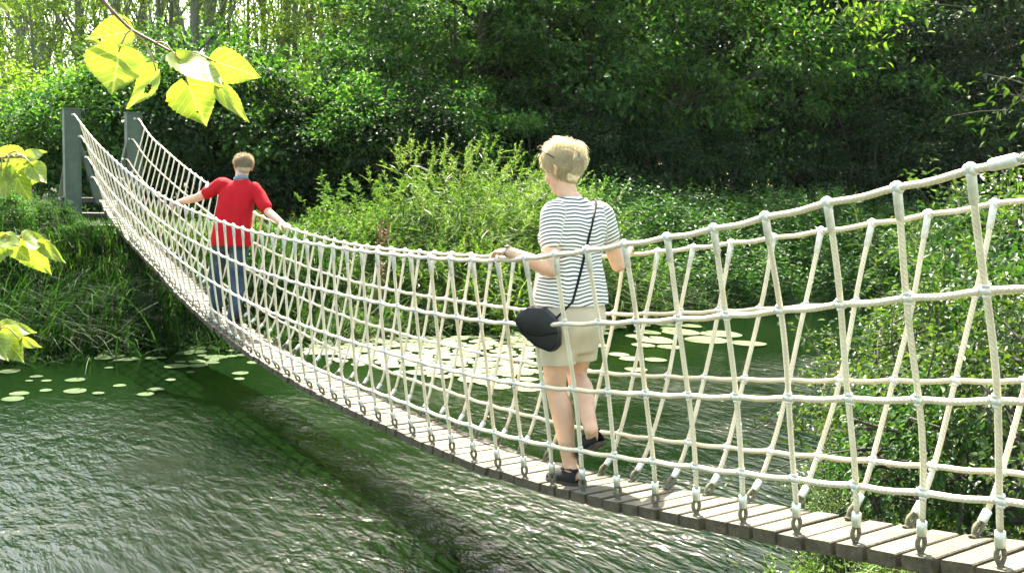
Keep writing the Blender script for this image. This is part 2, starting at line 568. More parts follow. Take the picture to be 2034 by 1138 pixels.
FT_Y = [(-4, 2.2), (0, 2.08), (2, 2.01), (4, 1.93), (7, 1.83), (10, 1.72), (13, 1.55), (17, 1.39), (19, 1.43), (21, 1.49), (23, 1.57), (25, 1.62), (27, 1.71),
        (30, 1.76), (36, 1.68), (42, 1.58), (50, 1.47), (56.6, 1.44)]
NB_Y = [(-4, 0.70), (4, 0.74), (14, 0.745), (30, 0.70), (44, 0.75), (56.6, 0.85)]
FB_Y = [(-4, -0.45), (30, -0.45), (44, -0.35), (56.6, -0.10)]
EXP_N = [(-4, 1.4), (4, 1.35), (8, 1.22), (15, 0.75), (22, 0.40), (32, 0.5), (44, 0.8), (56.6, 1.0)]
EXP_F = [(-4, 0.6), (4, 0.6), (20, 0.55), (34, 0.6), (48, 0.85), (56.6, 1.0)]


def deck_pt(i, side):
    y = pch(i, NB_Y if side > 0 else FB_Y)
    return np.stack([np.asarray(i, float) * PITCH, y * PITCH, pch(i, DECK_Z) * PITCH], -1)


def net_pt(i, side, zf):
    """point of the side net at hanger number i, at share zf of its height"""
    b = deck_pt(i, side)
    ty = (pch(i, NT_Y) if side > 0 else -pch(i, FT_Y)) * PITCH
    tz = pch(i, NT_Z if side > 0 else FT_Z) * PITCH
    e = pch(i, EXP_N if side > 0 else EXP_F)
    yf = np.power(np.clip(zf, 1e-6, 1), e)
    return np.stack([b[..., 0], b[..., 1] + (ty - b[..., 1]) * yf, b[..., 2] + (tz - b[..., 2]) * zf], -1)


LEV = [0.18, 0.445, 0.72]
RR = 0.0106
bridge = empty("rope_bridge", (0.0, 0.03, float(pch(0, DECK_Z)) * PITCH))
tag(bridge, "cream rope suspension bridge with netted sides and narrow wooden plank deck over the pond", "bridge")


def lev(k, i):
    a = [0.18, 0.445, 0.72, 1.0][k]; b_ = [0.25, 0.49, 0.745, 1.0][k]
    return a + (b_ - a) * np.clip((np.asarray(i, float) - 40) / 16.6, 0, 1)


for side in (1, -1):
    for k in range(4):
        i = np.arange(-4.6, T_END + 0.01, 0.2)
        P = net_pt(i, side, lev(k, i))
        # small slack between the hangers
        P[:, 2] -= 0.006 * np.sin(np.pi * (i % 1.0)) ** 2
        if k == 3 and side > 0:
            P = P[i >= -0.5]
        V, F, UV = tube(P, RR, 10)
        o = link("handrail_rope" if k == 3 else "net_rope", mesh_np("rope", V, F, [M_ROPE], True, UV), bridge)
    # cable under the planks
    i = np.arange(-4.5, T_END + 0.01, 0.5)
    P = deck_pt(i, side) - np.array([0, 0.045 * side, 0.062])
    V, F, UV = tube(P, 0.011, 8)
    link("deck_cable", mesh_np("cable", V, F, [M_OLDROPE], True, UV), bridge)

# end of the near handrail: pressed ferrule, then two wires up to the bank post outside the picture
P0 = net_pt(np.array([-0.20]), 1, np.array([1.0]))[0]; P1 = net_pt(np.array([-0.52]), 1, np.array([1.0]))[0]
V, F, UV = tube([P0 + (P1 - P0) * t for t in (0, .06, .12, .9, .96, 1)], [0.011, 0.015, 0.0165, 0.0165, 0.015, 0.011], 14)
link("rope_ferrule", mesh_np("rope_ferrule", V, F, [M_CLAMP]), bridge)
dd = norm(P1 - P0)
for s, up, end in ((1, 0.16, (-1.10, 0.58, 2.30)), (-1, -0.02, (-1.10, 0.52, 1.98))):
    c1 = P1 + dd * 0.16 + np.array([0, 0, up * 0.35])
    Q = [P1 * (1 - t) ** 2 + 2 * c1 * t * (1 - t) + np.array(end) * t * t for t in np.linspace(0, 1, 14)]
    V, F, UV = tube(Q, 0.0085, 8)
    link("anchor_rope", mesh_np("anchor_rope", V, F, [M_ROPE if s > 0 else M_ALU], True, UV), bridge)

# planks, two to a hanger
rngP = np.random.default_rng(3)


def plank_geo(s):
    """s: plank number along the deck, half a hanger pitch each"""
    i = s * 0.5
    a, b_ = deck_pt(i, 1), deck_pt(i, -1)
    n = deck_pt(i + 0.25, 1) - deck_pt(i - 0.25, 1)
    fx = norm(n); ly = np.array([0, 1.0, 0]); up = norm(np.cross(fx, ly))
    mid = (a + b_) / 2
    half = (a[1] - b_[1]) / 2 + 0.036
    j = rngP.normal(0, 1, 4)
    c = mid + ly * (j[0] * 0.005) - up * 0.0225 + up * j[1] * 0.0015
    tilt = j[2] * 0.012
    fx2 = fx * math.cos(tilt) + up * math.sin(tilt); up2 = norm(np.cross(fx2, ly))
    yaw = j[3] * 0.008
    ly2 = norm(ly * math.cos(yaw) + fx2 * math.sin(yaw)); fx2 = norm(np.cross(ly2, up2))
    return c, (0.0512, half, 0.0225), np.array([fx2, ly2, up2])


def plank_mesh(name, c, h, ax):
    """a board with softened edges, in its own frame"""
    e = 0.004
    hx, hy, hz = h
    prof = [(-hx, -hz + e), (-hx + e, -hz), (hx - e, -hz), (hx, -hz + e), (hx, hz - e), (hx - e, hz), (-hx + e, hz), (-hx, hz - e)]
    V = [np.array([px_, yy * hy, pz_]) for yy in (-1, -0.5, 0, 0.5, 1) for px_, pz_ in prof]
    V = np.array(V) @ ax + c
    n = 8
    F = [np.array([(r * n + j, r * n + (j + 1) % n, (r + 1) * n + (j + 1) % n, (r + 1) * n + j) for r in range(4) for j in range(n)]),
         np.array([np.arange(n)[::-1], np.arange(n) + 4 * n])]
    return V, F


rest = MB()
plank_idx = [0 if (k % 8) in (3, 4, 5) else 1 for k in range(32)] + [1, 1]   # worn upper faces; sides, underside and ends carry painted shade besides darker end grain
for s in range(-8, 113):
    c, h, ax = plank_geo(s)
    V, F = plank_mesh("plank", c, h, ax)
    if s < 92:
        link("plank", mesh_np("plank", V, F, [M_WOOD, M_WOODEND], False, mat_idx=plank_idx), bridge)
    else:
        rest.add(V, F)
tag(link("far_planks", rest.mesh("far_planks", [M_WOOD], False), bridge), kind="stuff")

# hangers with their fittings
V, F, _ = ellipsoid((0, 0, 0), (0.0165, 0.0145, 0.0145), nu=14, nv=9)
cl = MB().add(V, F)
for s in (-1, 1):
    cl.add(*ellipsoid((0.0155 * s, 0, 0), (0.009, 0.0128, 0.0128), nu=12, nv=7))
    cl.add(*ellipsoid((0, 0, 0.0155 * s), (0.0125, 0.0125, 0.009), nu=12, nv=7))
me_clamp = cl.mesh("clamp", [M_CLAMP])
sl = MB()
sl.add(*tube([(0, 0, -0.092), (0, 0, -0.090), (0, 0, -0.02), (0, 0, 0.004)], [0.0110, 0.0125, 0.0130, 0.0145], 14))
sl.add(*tube([(-0.018, 0, 0), (-0.015, 0, 0), (0.015, 0, 0), (0.018, 0, 0)], [0.0115, 0.0148, 0.0148, 0.0115], 14, ref=(0, 0, 1)))
sl.add(*ellipsoid((0, 0, 0.006), (0.016, 0.016, 0.015), nu=12, nv=7))
me_sleeve = sl.mesh("top_sleeve", [M_CLAMP])
fr = MB()
fr.add(*tube([(0, 0, 0.062), (0, 0, 0.064), (0, 0, 0.108), (0, 0, 0.110)], [0.0135, 0.0155, 0.0155, 0.0135], 14))
me_ferrule = fr.mesh("ferrule", [M_ALU])
lp = MB()
for s in (-1, 1):
    q = [(0.010 * s * math.sin(math.pi * min(t * 1.0, 1)) + 0.003 * s, 0.0, 0.066 * (1 - t) + 0.010 * t) for t in np.linspace(0, 1, 9)]
    lp.add(*tube(q, 0.0078, 8))
lp.add(*ellipsoid((0, 0, 0.009), (0.012, 0.009, 0.009), nu=10, nv=7))
lp.add(*tube([(0, 0, -0.004), (0, 0, 0.010)], 0.0055, 8))
lp.add(*tube([(0, 0, -0.001), (0, 0, 0.0035)], 0.016, 12))
me_loop = lp.mesh("loop", [M_OLDROPE])


def frame(z, x, loc):
    z = norm(z); x = norm(np.asarray(x) - z * np.dot(x, z)); y = np.cross(z, x)
    return Matrix(((x[0], y[0], z[0], loc[0]), (x[1], y[1], z[1], loc[1]), (x[2], y[2], z[2], loc[2]), (0, 0, 0, 1)))


far_hang = MB()
zf = np.concatenate([np.linspace(0, 0.2, 6)[:-1], np.linspace(0.2, 1, 16)])
for side in (1, -1):
    for i in range(-3, 56):
        P = net_pt(np.full(len(zf), float(i)), side, zf)
        P[:, 0] += 0.004 * np.sin(zf * 9 + i * 1.7) * rngP.normal(1, .4)
        base = P[0]
        d0 = norm(P[2] - P[0])
        start = base + d0 * 0.105
        keep = [start] + [q for q in P if np.dot(q - base, d0) > 0.13 or q[2] > start[2] + 0.05]
        V, F, UV = tube(keep, 0.0098, 8)
        if (side > 0 and i > 48) or (side < 0 and i > 45):
            far_hang.add(V, F, UV); continue
        h = link("hanger_rope", mesh_np("hanger_rope", V, F, [M_ROPE], True, UV), bridge)
        # the hanger mesh sits at world coordinates, so fittings are placed in them too
        def sub(name, me, mw):
            o = bpy.data.objects.new(name, me); COL.objects.link(o); o.parent = h
            o.matrix_basis = mw
        rt = net_pt(np.array([i - .5, i + .5]), side, 1.0); rd = rt[1] - rt[0]
        sub("top_sleeve", me_sleeve, frame(P[-1] - P[-3], rd, P[-1]))
        for k in range(3):
            z_ = lev(k, i)
            c = net_pt(np.array([float(i)]), side, np.array([z_]))[0]
            q2 = net_pt(np.array([float(i)]), side, np.array([z_ + .03]))[0]
            q3 = net_pt(np.array([i - .5, i + .5]), side, z_)
            sub("clamp", me_clamp, frame(q2 - c, q3[1] - q3[0], c))
        sub("ferrule", me_ferrule, frame(d0, (1, 0, 0), base))
        sub("loop", me_loop, frame(d0, (0.25 + 0.3 * rngP.random(), 1, 0), base))
tag(link("far_hangers", far_hang.mesh("far_hangers", [M_ROPE]), bridge), kind="stuff")

# ------------------------------------------------------------------ steel posts and steps at the far end
def post(y0, y1, lab, brace_side):
    yc, hw = (y0 + y1) / 2, abs(y1 - y0) / 2
    z0 = float(hgt(13.75, yc)) - 0.1
    top = 2.47
    r_ = empty("bridge_post", (13.8, yc, z0 + 0.1))
    tag(r_, lab, "post", "steel posts of the bridge")
    b = MB()   # an H section: two flanges and a web
    for s in (-1, 1):
        b.add(*box((13.80, yc + s * (hw - 0.008), (z0 + top) / 2), (0.10, 0.008, (top - z0) / 2)))
    b.add(*box((13.72, yc, (z0 + top) / 2), (0.006, hw - 0.016, (top - z0) / 2)))
    b.add(*box((13.895, yc, (z0 + top) / 2), (0.005, hw - 0.018, (top - z0) / 2 - 0.01)))
    link("column", b.mesh("column", [M_STEEL], False), r_)
    link("cap", MB().add(*box((13.80, yc, top + 0.008), (0.112, hw + 0.012, 0.008))).mesh("cap", [M_STEEL], False), r_)
    g = MB()   # slanting plate the net ropes are tied to
    ya = yc - brace_side * (hw + 0.004); inner = 0.155 if brace_side > 0 else -0.03
    bi = inner + 0.03 * brace_side
    for dxx in (13.745, 13.845):                     # a slanting channel section
        V = np.array([(dxx, ya, 2.02), (dxx, ya, 1.86), (dxx, bi, 1.10), (dxx, bi - 0.075 * brace_side, 1.10),
                      (dxx + .012, ya, 2.02), (dxx + .012, ya, 1.86), (dxx + .012, bi, 1.10), (dxx + .012, bi - 0.075 * brace_side, 1.10)])
        V[[2, 6], 1] += 0.05 * brace_side
        g.add(V, [np.array([[0, 1, 2, 3], [7, 6, 5, 4], [0, 4, 5, 1], [1, 5, 6, 2], [2, 6, 7, 3], [3, 7, 4, 0]])])
    g.add(np.array([(13.757, ya, 2.02), (13.757, bi - 0.075 * brace_side, 1.10), (13.845, bi - 0.075 * brace_side, 1.10), (13.845, ya, 2.02)]), [np.array([[0, 1, 2, 3]])])
    link("gusset", g.mesh("gusset", [M_STEEL], False), r_)
    for zb in (2.39, 2.08, 1.78, 1.49):              # eye bolts where the ropes are made fast
        e_ = MB(); e_.add(*tube([(13.70, yc - brace_side * (2.39 - zb) * .28, zb), (13.735, yc - brace_side * (2.39 - zb) * .28, zb)], 0.018, 10))
        link("bolt", e_.mesh("bolt", [M_ALU]), r_)
    s_ = MB()
    s_.add(*tube([(13.98, yc + 0.02, 1.95), (15.0, yc + 0.1, z0 + 0.05)], 0.032, 10))
    s_.add(*box((13.95, yc + 0.02, 1.95), (0.05, 0.04, 0.05)))
    link("stay", s_.mesh("stay", [M_STEEL]), r_)
    return r_


post(0.44, 0.66, "grey green steel post with slanting plate, nearer the camera, on the far bank", 1)
post(-0.42, -0.20, "grey green steel post with slanting plate, half hidden by netting, farther from camera", -1)

for yc in (0.60, -0.56):                          # the posts on the near bank, beyond the right edge of the picture
    z0 = float(hgt(-1.15, yc)) - 0.1
    r_ = empty("bridge_post", (-1.15, yc, z0 + 0.1))
    tag(r_, "grey green steel post on the near bank, beyond the right edge of the picture", "post", "near bank posts of the bridge")
    g = MB()
    for s in (-1, 1):
        g.add(*box((-1.15, yc + s * 0.102, (z0 + 2.42) / 2), (0.10, 0.008, (2.42 - z0) / 2)))
    g.add(*box((-1.15, yc, (z0 + 2.42) / 2), (0.006, 0.094, (2.42 - z0) / 2)))
    link("column", g.mesh("column", [M_STEEL], False), r_)
    link("cap", MB().add(*box((-1.15, yc, 2.43), (0.112, 0.122, 0.008))).mesh("cap", [M_STEEL], False), r_)
lr = empty("landing_steps", (14.1, 0.2, 0.6))
tag(lr, "dark steel edged landing steps with pale treads at the far end of the bridge", "steps")
for k, (xc, zt, w) in enumerate(((13.97, 1.16, 0.50), (14.25, 0.92, 0.56), (14.55, 0.72, 0.6))):
    t = link("tread", MB().add(*box((xc, 0.2, zt), (0.145, w, 0.02))).mesh("tread", [M_CONC], False), lr)
    link("nosing", MB().add(*box((xc - 0.152, 0.2, zt - 0.01), (0.006, w + .01, 0.035))).mesh("nosing", [M_DARKSTEEL], False), t)
for s in (-1, 1):
    V = []
    for dy in (-0.012, 0.012):
        for (a, z) in ((13.83, 1.12), (13.83, 0.4), (14.75, 0.4), (14.75, 0.6)):
            V.append((a, 0.2 + s * 0.49 + dy, z))
    link("stringer", mesh_np("stringer", V, [np.array([[0, 1, 2, 3], [7, 6, 5, 4], [0, 4, 5, 1], [1, 5, 6, 2], [2, 6, 7, 3], [3, 7, 4, 0]])], [M_DARKSTEEL], False), lr)

# ------------------------------------------------------------------ people
def fuse(name, mb, voxel, smooth_it, mats):
    """one continuous skin over the collected volumes"""
    tmp = bpy.data.objects.new("tmp", mb.mesh("tmp"))
    COL.objects.link(tmp)
    m = tmp.modifiers.new("r", 'REMESH'); m.mode = 'VOXEL'; m.voxel_size = voxel; m.use_smooth_shade = True
    s = tmp.modifiers.new("s", 'SMOOTH'); s.factor = 0.5; s.iterations = smooth_it
    bpy.context.view_layer.update()
    me = bpy.data.meshes.new_from_object(tmp.evaluated_get(bpy.context.evaluated_depsgraph_get()))
    me.name = name
    bpy.data.objects.remove(tmp)
    me.materials.clear()
    for k in mats: me.materials.append(k)
    me.polygons.foreach_set("use_smooth", np.ones(len(me.polygons), dtype=bool))
    return me


def cut_below(me, z, x=None):
    """open hem: everything below height z is cut away"""
    import bmesh
    bm = bmesh.new(); bm.from_mesh(me)
    bmesh.ops.bisect_plane(bm, geom=bm.verts[:] + bm.edges[:] + bm.faces[:], plane_co=(0, 0, z), plane_no=(0.04, 0.02, 1), clear_inner=True)
    bm.to_mesh(me); bm.free(); me.update()


def coords(me):
    a = np.empty(len(me.vertices) * 3, np.float32); me.vertices.foreach_get("co", a)
    return a.reshape(-1, 3)


def folds(me, amp, f, seed=0, stretch=(1, 1, 1)):
    """cloth folds: the surface itself moves along its normals"""
    co = coords(me).copy()
    nn = np.empty(len(me.vertices) * 3, np.float32); me.vertices.foreach_get("normal", nn); nn = nn.reshape(-1, 3)
    s = np.array(stretch) * f
    d = np.array([mnoise.noise(Vector((p * s + seed).tolist())) + 0.5 * mnoise.noise(Vector((p * s * 2.1 + seed + 5).tolist())) for p in co])
    co += nn * (d * amp)[:, None]
    me.vertices.foreach_set("co", co.ravel().astype(np.float32)); me.update()
    return d


def limb(mb, pts, rads, n=16, ref=(0, 0, 1), sub=4):
    P = np.asarray(pts, float); R = np.array([(r, r) if np.isscalar(r) else r for r in rads], float)
    t = np.arange(len(P)); tt = np.linspace(0, len(P) - 1, (len(P) - 1) * sub + 1)
    X = np.stack([pch(tt, list(zip(t, P[:, k]))) for k in range(3)], -1)
    RR2 = np.stack([pch(tt, list(zip(t, R[:, k]))) for k in range(2)], -1)
    mb.add(*tube(X, [tuple(r) for r in RR2], n, ref)[:2])
    mb.add(*ellipsoid(X[0], (R[0].mean(),) * 3)[:2]); mb.add(*ellipsoid(X[-1], (R[-1].mean(),) * 3)[:2])


def ring_loft(mb, rings, lat, n=28):
    """rings: (x, y, z, half side, half depth); lat: side axis angle in plan"""
    a = np.array([math.cos(lat), math.sin(lat), 0]); b = np.array([-math.sin(lat), math.cos(lat), 0])
    rings = np.array(rings, float)
    t = np.arange(len(rings)); tt = np.linspace(0, len(rings) - 1, (len(rings) - 1) * 4 + 1)
    Rr = np.stack([pch(tt, list(zip(t, rings[:, k]))) for k in range(5)], -1)
    th = np.arange(n) * 2 * math.pi / n
    V = []
    for x, y, z, ra, rb in Rr:
        c_, s_ = np.cos(th), np.sin(th)
        e = 0.82
        V.append(np.array([x, y, z]) + np.outer(np.sign(c_) * np.abs(c_) ** e * ra, a) + np.outer(np.sign(s_) * np.abs(s_) ** e * rb, b))
    m = len(Rr); V = np.concatenate(V)
    i0 = np.arange(m - 1)[:, None] * n; j = np.arange(n)[None]; k = (j + 1) % n
    F = [np.stack([i0 + j, i0 + k, i0 + n + k, i0 + n + j], -1).reshape(-1, 4), np.arange(n)[::-1].reshape(1, n), (np.arange(n) + (m - 1) * n).reshape(1, n)]
    mb.add(V, F)


def hand(mb, wrist, d, back, thumb, curl, s=1.0, spread=0.05):
    """palm, four unequal bent fingers and a thumb from the side of the palm"""
    d = norm(d); back = norm(np.asarray(back) - d * np.dot(back, d)); side = norm(np.asarray(thumb) - d * np.dot(thumb, d) - back * np.dot(thumb, back))
    W = np.asarray(wrist, float)
    palm = [W - d * 0.01 * s, W + d * 0.025 * s, W + d * 0.055 * s, W + d * 0.083 * s]
    mb.add(*tube(palm, [(0.026 * s, 0.019 * s), (0.034 * s, 0.016 * s), (0.040 * s, 0.014 * s), (0.038 * s, 0.011 * s)], 16, ref=tuple(back))[:2])
    L = [0.068, 0.077, 0.071, 0.055]
    for k in range(4):
        off = (1.5 - k) * 0.0205 * s
        base = W + d * (0.080 - abs(k - 1.2) * 0.004) * s + side * off
        dd = norm(d + side * (1.5 - k) * spread)
        p, ang, pts = base, 0.0, [base - d * 0.018 * s, base]
        for q, (fr, cu) in enumerate(((0.46, 0.7), (0.30, 1.0), (0.24, 0.7))):
            ang += curl[k] * cu
            p = p + (dd * math.cos(ang) - back * math.sin(ang)) * L[k] * fr * s
            pts.append(p)
        limb(mb, pts, [0.0085 * s, 0.0088 * s, 0.0082 * s, 0.0074 * s, 0.0058 * s], 10, sub=3)
    b0 = W + d * 0.022 * s + side * 0.026 * s
    t1 = b0 + (d * 0.55 + side * 0.62 - back * 0.35) * 0.040 * s
    t2 = t1 + (d * 0.85 + side * 0.12 - back * 0.50) * 0.034 * s
    t3 = t2 + (d * 0.9 - side * 0.10 - back * 0.45) * 0.026 * s
    limb(mb, [b0 - d * .01, b0, t1, t2, t3], [0.013 * s, 0.0125 * s, 0.0105 * s, 0.0092 * s, 0.0068 * s], 10, sub=3)


def head(mb, c, f, up, s=1.0, fem=False):
    f = norm(f); up = norm(np.asarray(up) - f * np.dot(up, f)); l = np.cross(up, f)
    A = np.array([f, l, up])
    def P(x, y, z): return np.asarray(c) + (f * x + l * y + up * z) * s
    def E(p, r): mb.add(*ellipsoid(P(*p), np.array(r) * s, A)[:2])
    E((-0.012, 0, 0.032), (0.098, 0.077, 0.092))
    E((0.030, 0, 0.010), (0.066, 0.067, 0.085))
    E((0.034, 0, -0.045), (0.056, 0.054 if not fem else 0.050, 0.062))
    E((0.062, 0, -0.086), (0.027, 0.026, 0.022))
    E((0.074, 0, 0.038), (0.022, 0.050, 0.014))
    for q in (-1, 1):
        E((0.058, 0.038 * q, -0.018), (0.030, 0.024, 0.026))
        E((0.070, 0.040 * q, 0.030), (0.018, 0.022, 0.010))
        mb.add(*tube([P(0.012, 0.073 * q, 0.026), P(-0.010, 0.088 * q, 0.034), P(-0.020, 0.089 * q, 0.010), P(-0.002, 0.078 * q, -0.030)], [(0.007 * s, 0.012 * s), (0.007 * s, 0.017 * s), (0.007 * s, 0.016 * s), (0.006 * s, 0.008 * s)], 10)[:2])
        E((0.103, 0.011 * q, -0.020), (0.011, 0.009, 0.008))
    limb(mb, [P(0.086, 0, 0.032), P(0.102, 0, 0.008), P(0.115, 0, -0.014), P(0.104, 0, -0.024)], [0.008 * s, 0.010 * s, 0.012 * s, 0.008 * s], 10, sub=3)
    E((0.086, 0, -0.050), (0.014, 0.024, 0.007)); E((0.084, 0, -0.061), (0.014, 0.020, 0.008))
    return P, A


def eyes(P, A, s, parent, m_white):
    for q in (-1, 1):
        V, F, _ = ellipsoid(P(0.081, 0.032 * q, 0.012), np.array((0.0115, 0.0135, 0.0095)) * s, A)
        link("eye", MB().add(V, F).mesh("eye", [m_white]), parent)


M_EYE = simple("eye", (0.55, 0.52, 0.48), 0.2, 0, 0.05)


def hairmat(name, dark, mid, light):
    m = leafmat(name, dark, mid, light, 0.74, 0.38, 0.6, 0.0, (1.0, 0.99, 0.93))
    return m


def strands(mb, roots, dirs, L, r, rng, gravity, up, nseg=6, wave=0.0, clump=None):
    """tapered locks: roots (n,3), first direction (n,3), lengths (n)"""
    n = len(roots)
    p = roots.copy(); d = dirs / np.linalg.norm(dirs, axis=1, keepdims=True)
    path = [p.copy()]
    ph = rng.random((n, 3)) * 6.28
    for k in range(nseg):
        g = gravity * (k + 1) / nseg
        d = d - np.asarray(up) * g[:, None] if np.ndim(gravity) else d - np.asarray(up) * g
        if wave: d = d + wave * np.sin(ph + k * 1.3)
        if clump is not None: d = clump(p, d, k)
        d = d / np.linalg.norm(d, axis=1, keepdims=True)
        p = p + d * (L / nseg)[:, None]
        path.append(p.copy())
    path = np.stack(path, 1)                    # n, seg+1, 3
    T = np.gradient(path, axis=1)
    T /= np.linalg.norm(T, axis=2, keepdims=True) + 1e-9
    a = np.cross(T, rng.normal(size=(n, 1, 3))); a /= np.linalg.norm(a, axis=2, keepdims=True) + 1e-9
    b = np.cross(T, a)
    prof = np.array([0.7, 1.0, 1.0, 0.9, 0.75, 0.5, 0.12])
    prof = np.interp(np.linspace(0, 1, nseg + 1), np.linspace(0, 1, 7), prof)
    th = np.arange(3) * 2.094
    V = path[:, :, None, :] + (r[:, None, None, None] * prof[None, :, None, None]) * (np.cos(th)[None, None, :, None] * a[:, :, None, :] + np.sin(th)[None, None, :, None] * b[:, :, None, :] * 0.6)
    V = V.reshape(-1, 3)
    base = (np.arange(n) * (nseg + 1) * 3)[:, None, None]
    sg = (np.arange(nseg) * 3)[None, :, None]; j = np.arange(3)[None, None]; k2 = (j + 1) % 3
    F = np.stack([base + sg + j, base + sg + k2, base + sg + 3 + k2, base + sg + 3 + j], -1).reshape(-1, 4)
    mb.add(V, [F])


# ---- the woman
wroot = empty("person", (2.16, 0.08, float(pch(9, DECK_Z)) * PITCH))
tag(wroot, "woman with short blond hair, striped T-shirt and beige shorts holding the near handrail", "person")
shL, elL, wrL = (2.195, 0.215, 1.465), (2.135, 0.255, 1.212), (2.285, 0.398, 1.283)
shR, elR, wrR = (2.205, -0.085, 1.465), (2.195, -0.198, 1.222), (2.325, -0.375, 1.292)
hipL, knL, anL = (2.205, 0.160, 0.98), (2.220, 0.140, 0.63), (2.120, 0.105, 0.245)
hipR, knR = (2.205, 0.005, 0.98), (2.270, -0.025, 0.665)
anR = tuple(at(1174, 852, x=1.985))
HEEL_R, TOE_R = at(1196, 880, x=1.945), at(1150, 908, x=2.09)
HC = np.array([2.262, 0.118, 1.668]); HF = norm((0.93, 0.30, -0.30)); HU = norm((0.25, 0.02, 1.0))
b = MB()
ring_loft(b, [(2.205, .083, .87, .13, .10), (2.205, .083, .97, .165, .115), (2.205, .083, 1.06, .155, .105), (2.21, .08, 1.18, .13, .09), (2.215, .075, 1.32, .145, .095),
              (2.215, .068, 1.43, .155, .085), (2.215, .072, 1.49, .125, .07), (2.222, .085, 1.53, .062, .055), (2.235, .10, 1.57, .05, .05)], math.pi / 2)
limb(b, [(2.225, .088, 1.50), (2.24, .103, 1.565), (2.258, .115, 1.64)], [0.056, 0.049, 0.048])
limb(b, [shL, elL], [0.050, 0.036]); limb(b, [elL, tuple((np.array(elL) * .65 + np.array(wrL) * .35)), wrL], [0.037, 0.037, 0.0245])
limb(b, [shR, elR], [0.049, 0.038]); limb(b, [elR, tuple((np.array(elR) * .65 + np.array(wrR) * .35)), wrR], [0.037, 0.037, 0.0245])


def leg(mb, h, k, a, back, rs):
    h, k, a = map(np.array, (h, k, a))
    back = np.array(back)
    limb(mb, [h, h * .5 + k * .5, k, k * .68 + a * .32 + back * 0.016, k * .3 + a * .7 + back * 0.004, a], [rs[0], rs[1], rs[2], rs[3], rs[4], rs[5]], 18)


leg(b, hipL, knL, anL, (-1, 0, 0), (0.088, 0.075, 0.051, 0.055, 0.040, 0.034))
leg(b, hipR, knR, anR, (-.6, 0, .6), (0.088, 0.075, 0.051, 0.055, 0.040, 0.034))
limb(b, [(2.105, .105, .245), (2.085, .105, .222)], [0.033, 0.030]); limb(b, [(2.115, .105, .225), (2.20, .11, .185)], [0.030, 0.020])
limb(b, [anR, HEEL_R * .65 + TOE_R * .35 + (.02, 0, .035), HEEL_R * .3 + TOE_R * .7 + (.012, 0, .02)], [0.033, 0.028, 0.018])
hand(b, wrL, (1, -0.06, -0.02), (0, 0.12, 1), (0, -1, 0), (0.30, 0.34, 0.40, 0.48), 0.96)
hand(b, wrR, (0.75, -0.45, 0.05), (-0.1, -0.3, 1), (0.4, 1, 0), (0.45, 0.5, 0.55, 0.6), 0.96)
Pw, Aw = head(b, HC, HF, HU, 0.90, True)
me = fuse("body", b, 0.0045, 2, [M_SKIN])
link("body", me, wroot)
eyes(Pw, Aw, 0.90, wroot, M_EYE)

# striped T-shirt
def shirt_mat(name):
    m, nt, bs = mat(name)
    a = N(nt, "ShaderNodeAttribute", attribute_name="stripe")
    mt = N(nt, "ShaderNodeMath", operation='MULTIPLY'); mt.inputs[1].default_value = 1 / 0.0172
    nt.links.new(a.outputs["Fac"], mt.inputs[0])
    fr_ = N(nt, "ShaderNodeMath", operation='FRACT'); nt.links.new(mt.outputs[0], fr_.inputs[0])
    r = ramp(nt, [(0.0, (0.70, 0.67, 0.60)), (0.60, (0.70, 0.67, 0.60)), (0.64, (0.022, 0.026, 0.034)), (0.96, (0.022, 0.026, 0.034))])
    r.color_ramp.elements.new(1.0).color = (0.70, 0.67, 0.60, 1)
    nt.links.new(fr_.outputs[0], r.inputs[0]); nt.links.new(r.outputs[0], bs.inputs["Base Color"])
    tc = N(nt, "ShaderNodeTexCoord")
    nz = N(nt, "ShaderNodeTexNoise", i_Scale=900.0, i_Detail=2.0); nt.links.new(tc.outputs["Object"], nz.inputs["Vector"])
    bp = N(nt, "ShaderNodeBump", i_Strength=0.25, i_Distance=0.001)
    nt.links.new(nz.outputs["Fac"], bp.inputs["Height"]); nt.links.new(bp.outputs[0], bs.inputs["Normal"])
    bs.inputs["Roughness"].default_value = 0.85
    bs.inputs["Sheen Weight"].default_value = 0.15
    return m


b = MB()
ring_loft(b, [(2.20, .084, 1.000, .187, .134), (2.203, .084, 1.08, .189, .134), (2.206, .083, 1.17, .172, .120), (2.212, .079, 1.25, .158, .110), (2.222, .073, 1.36, .166, .118),
              (2.216, .068, 1.43, .172, .105), (2.213, .068, 1.475, .158, .085), (2.218, .078, 1.51, .112, .070), (2.224, .090, 1.550, .072, .060)], math.pi / 2)
for q in (-1, 1):
    b.add(*ellipsoid((2.305, 0.073 + q * 0.072, 1.345), (0.055, 0.066, 0.062))[:2])
sL = np.array(shL); eL = np.array(elL); sR = np.array(shR); eR = np.array(elR)
SLE = [(sL, sL * .52 + eL * .48), (sR, sR * .58 + eR * .42)]
limb(b, [sL + (0, -.05, .010), sL, SLE[0][1]], [0.060, 0.062, 0.058]); limb(b, [sR + (0, .05, .010), sR, SLE[1][1]], [0.060, 0.061, 0.056])
me = fuse("shirt", b, 0.006, 4, [shirt_mat("striped_jersey")])
co = coords(me)
dn = folds(me, 0.0045, 9.0, 3.0, (1, 1, 0.7))
st = co[:, 2] + 0.012 * dn - 0.10 * (co[:, 0] - 2.2) ** 2 + 0.004 * np.sin(co[:, 1] * 9)
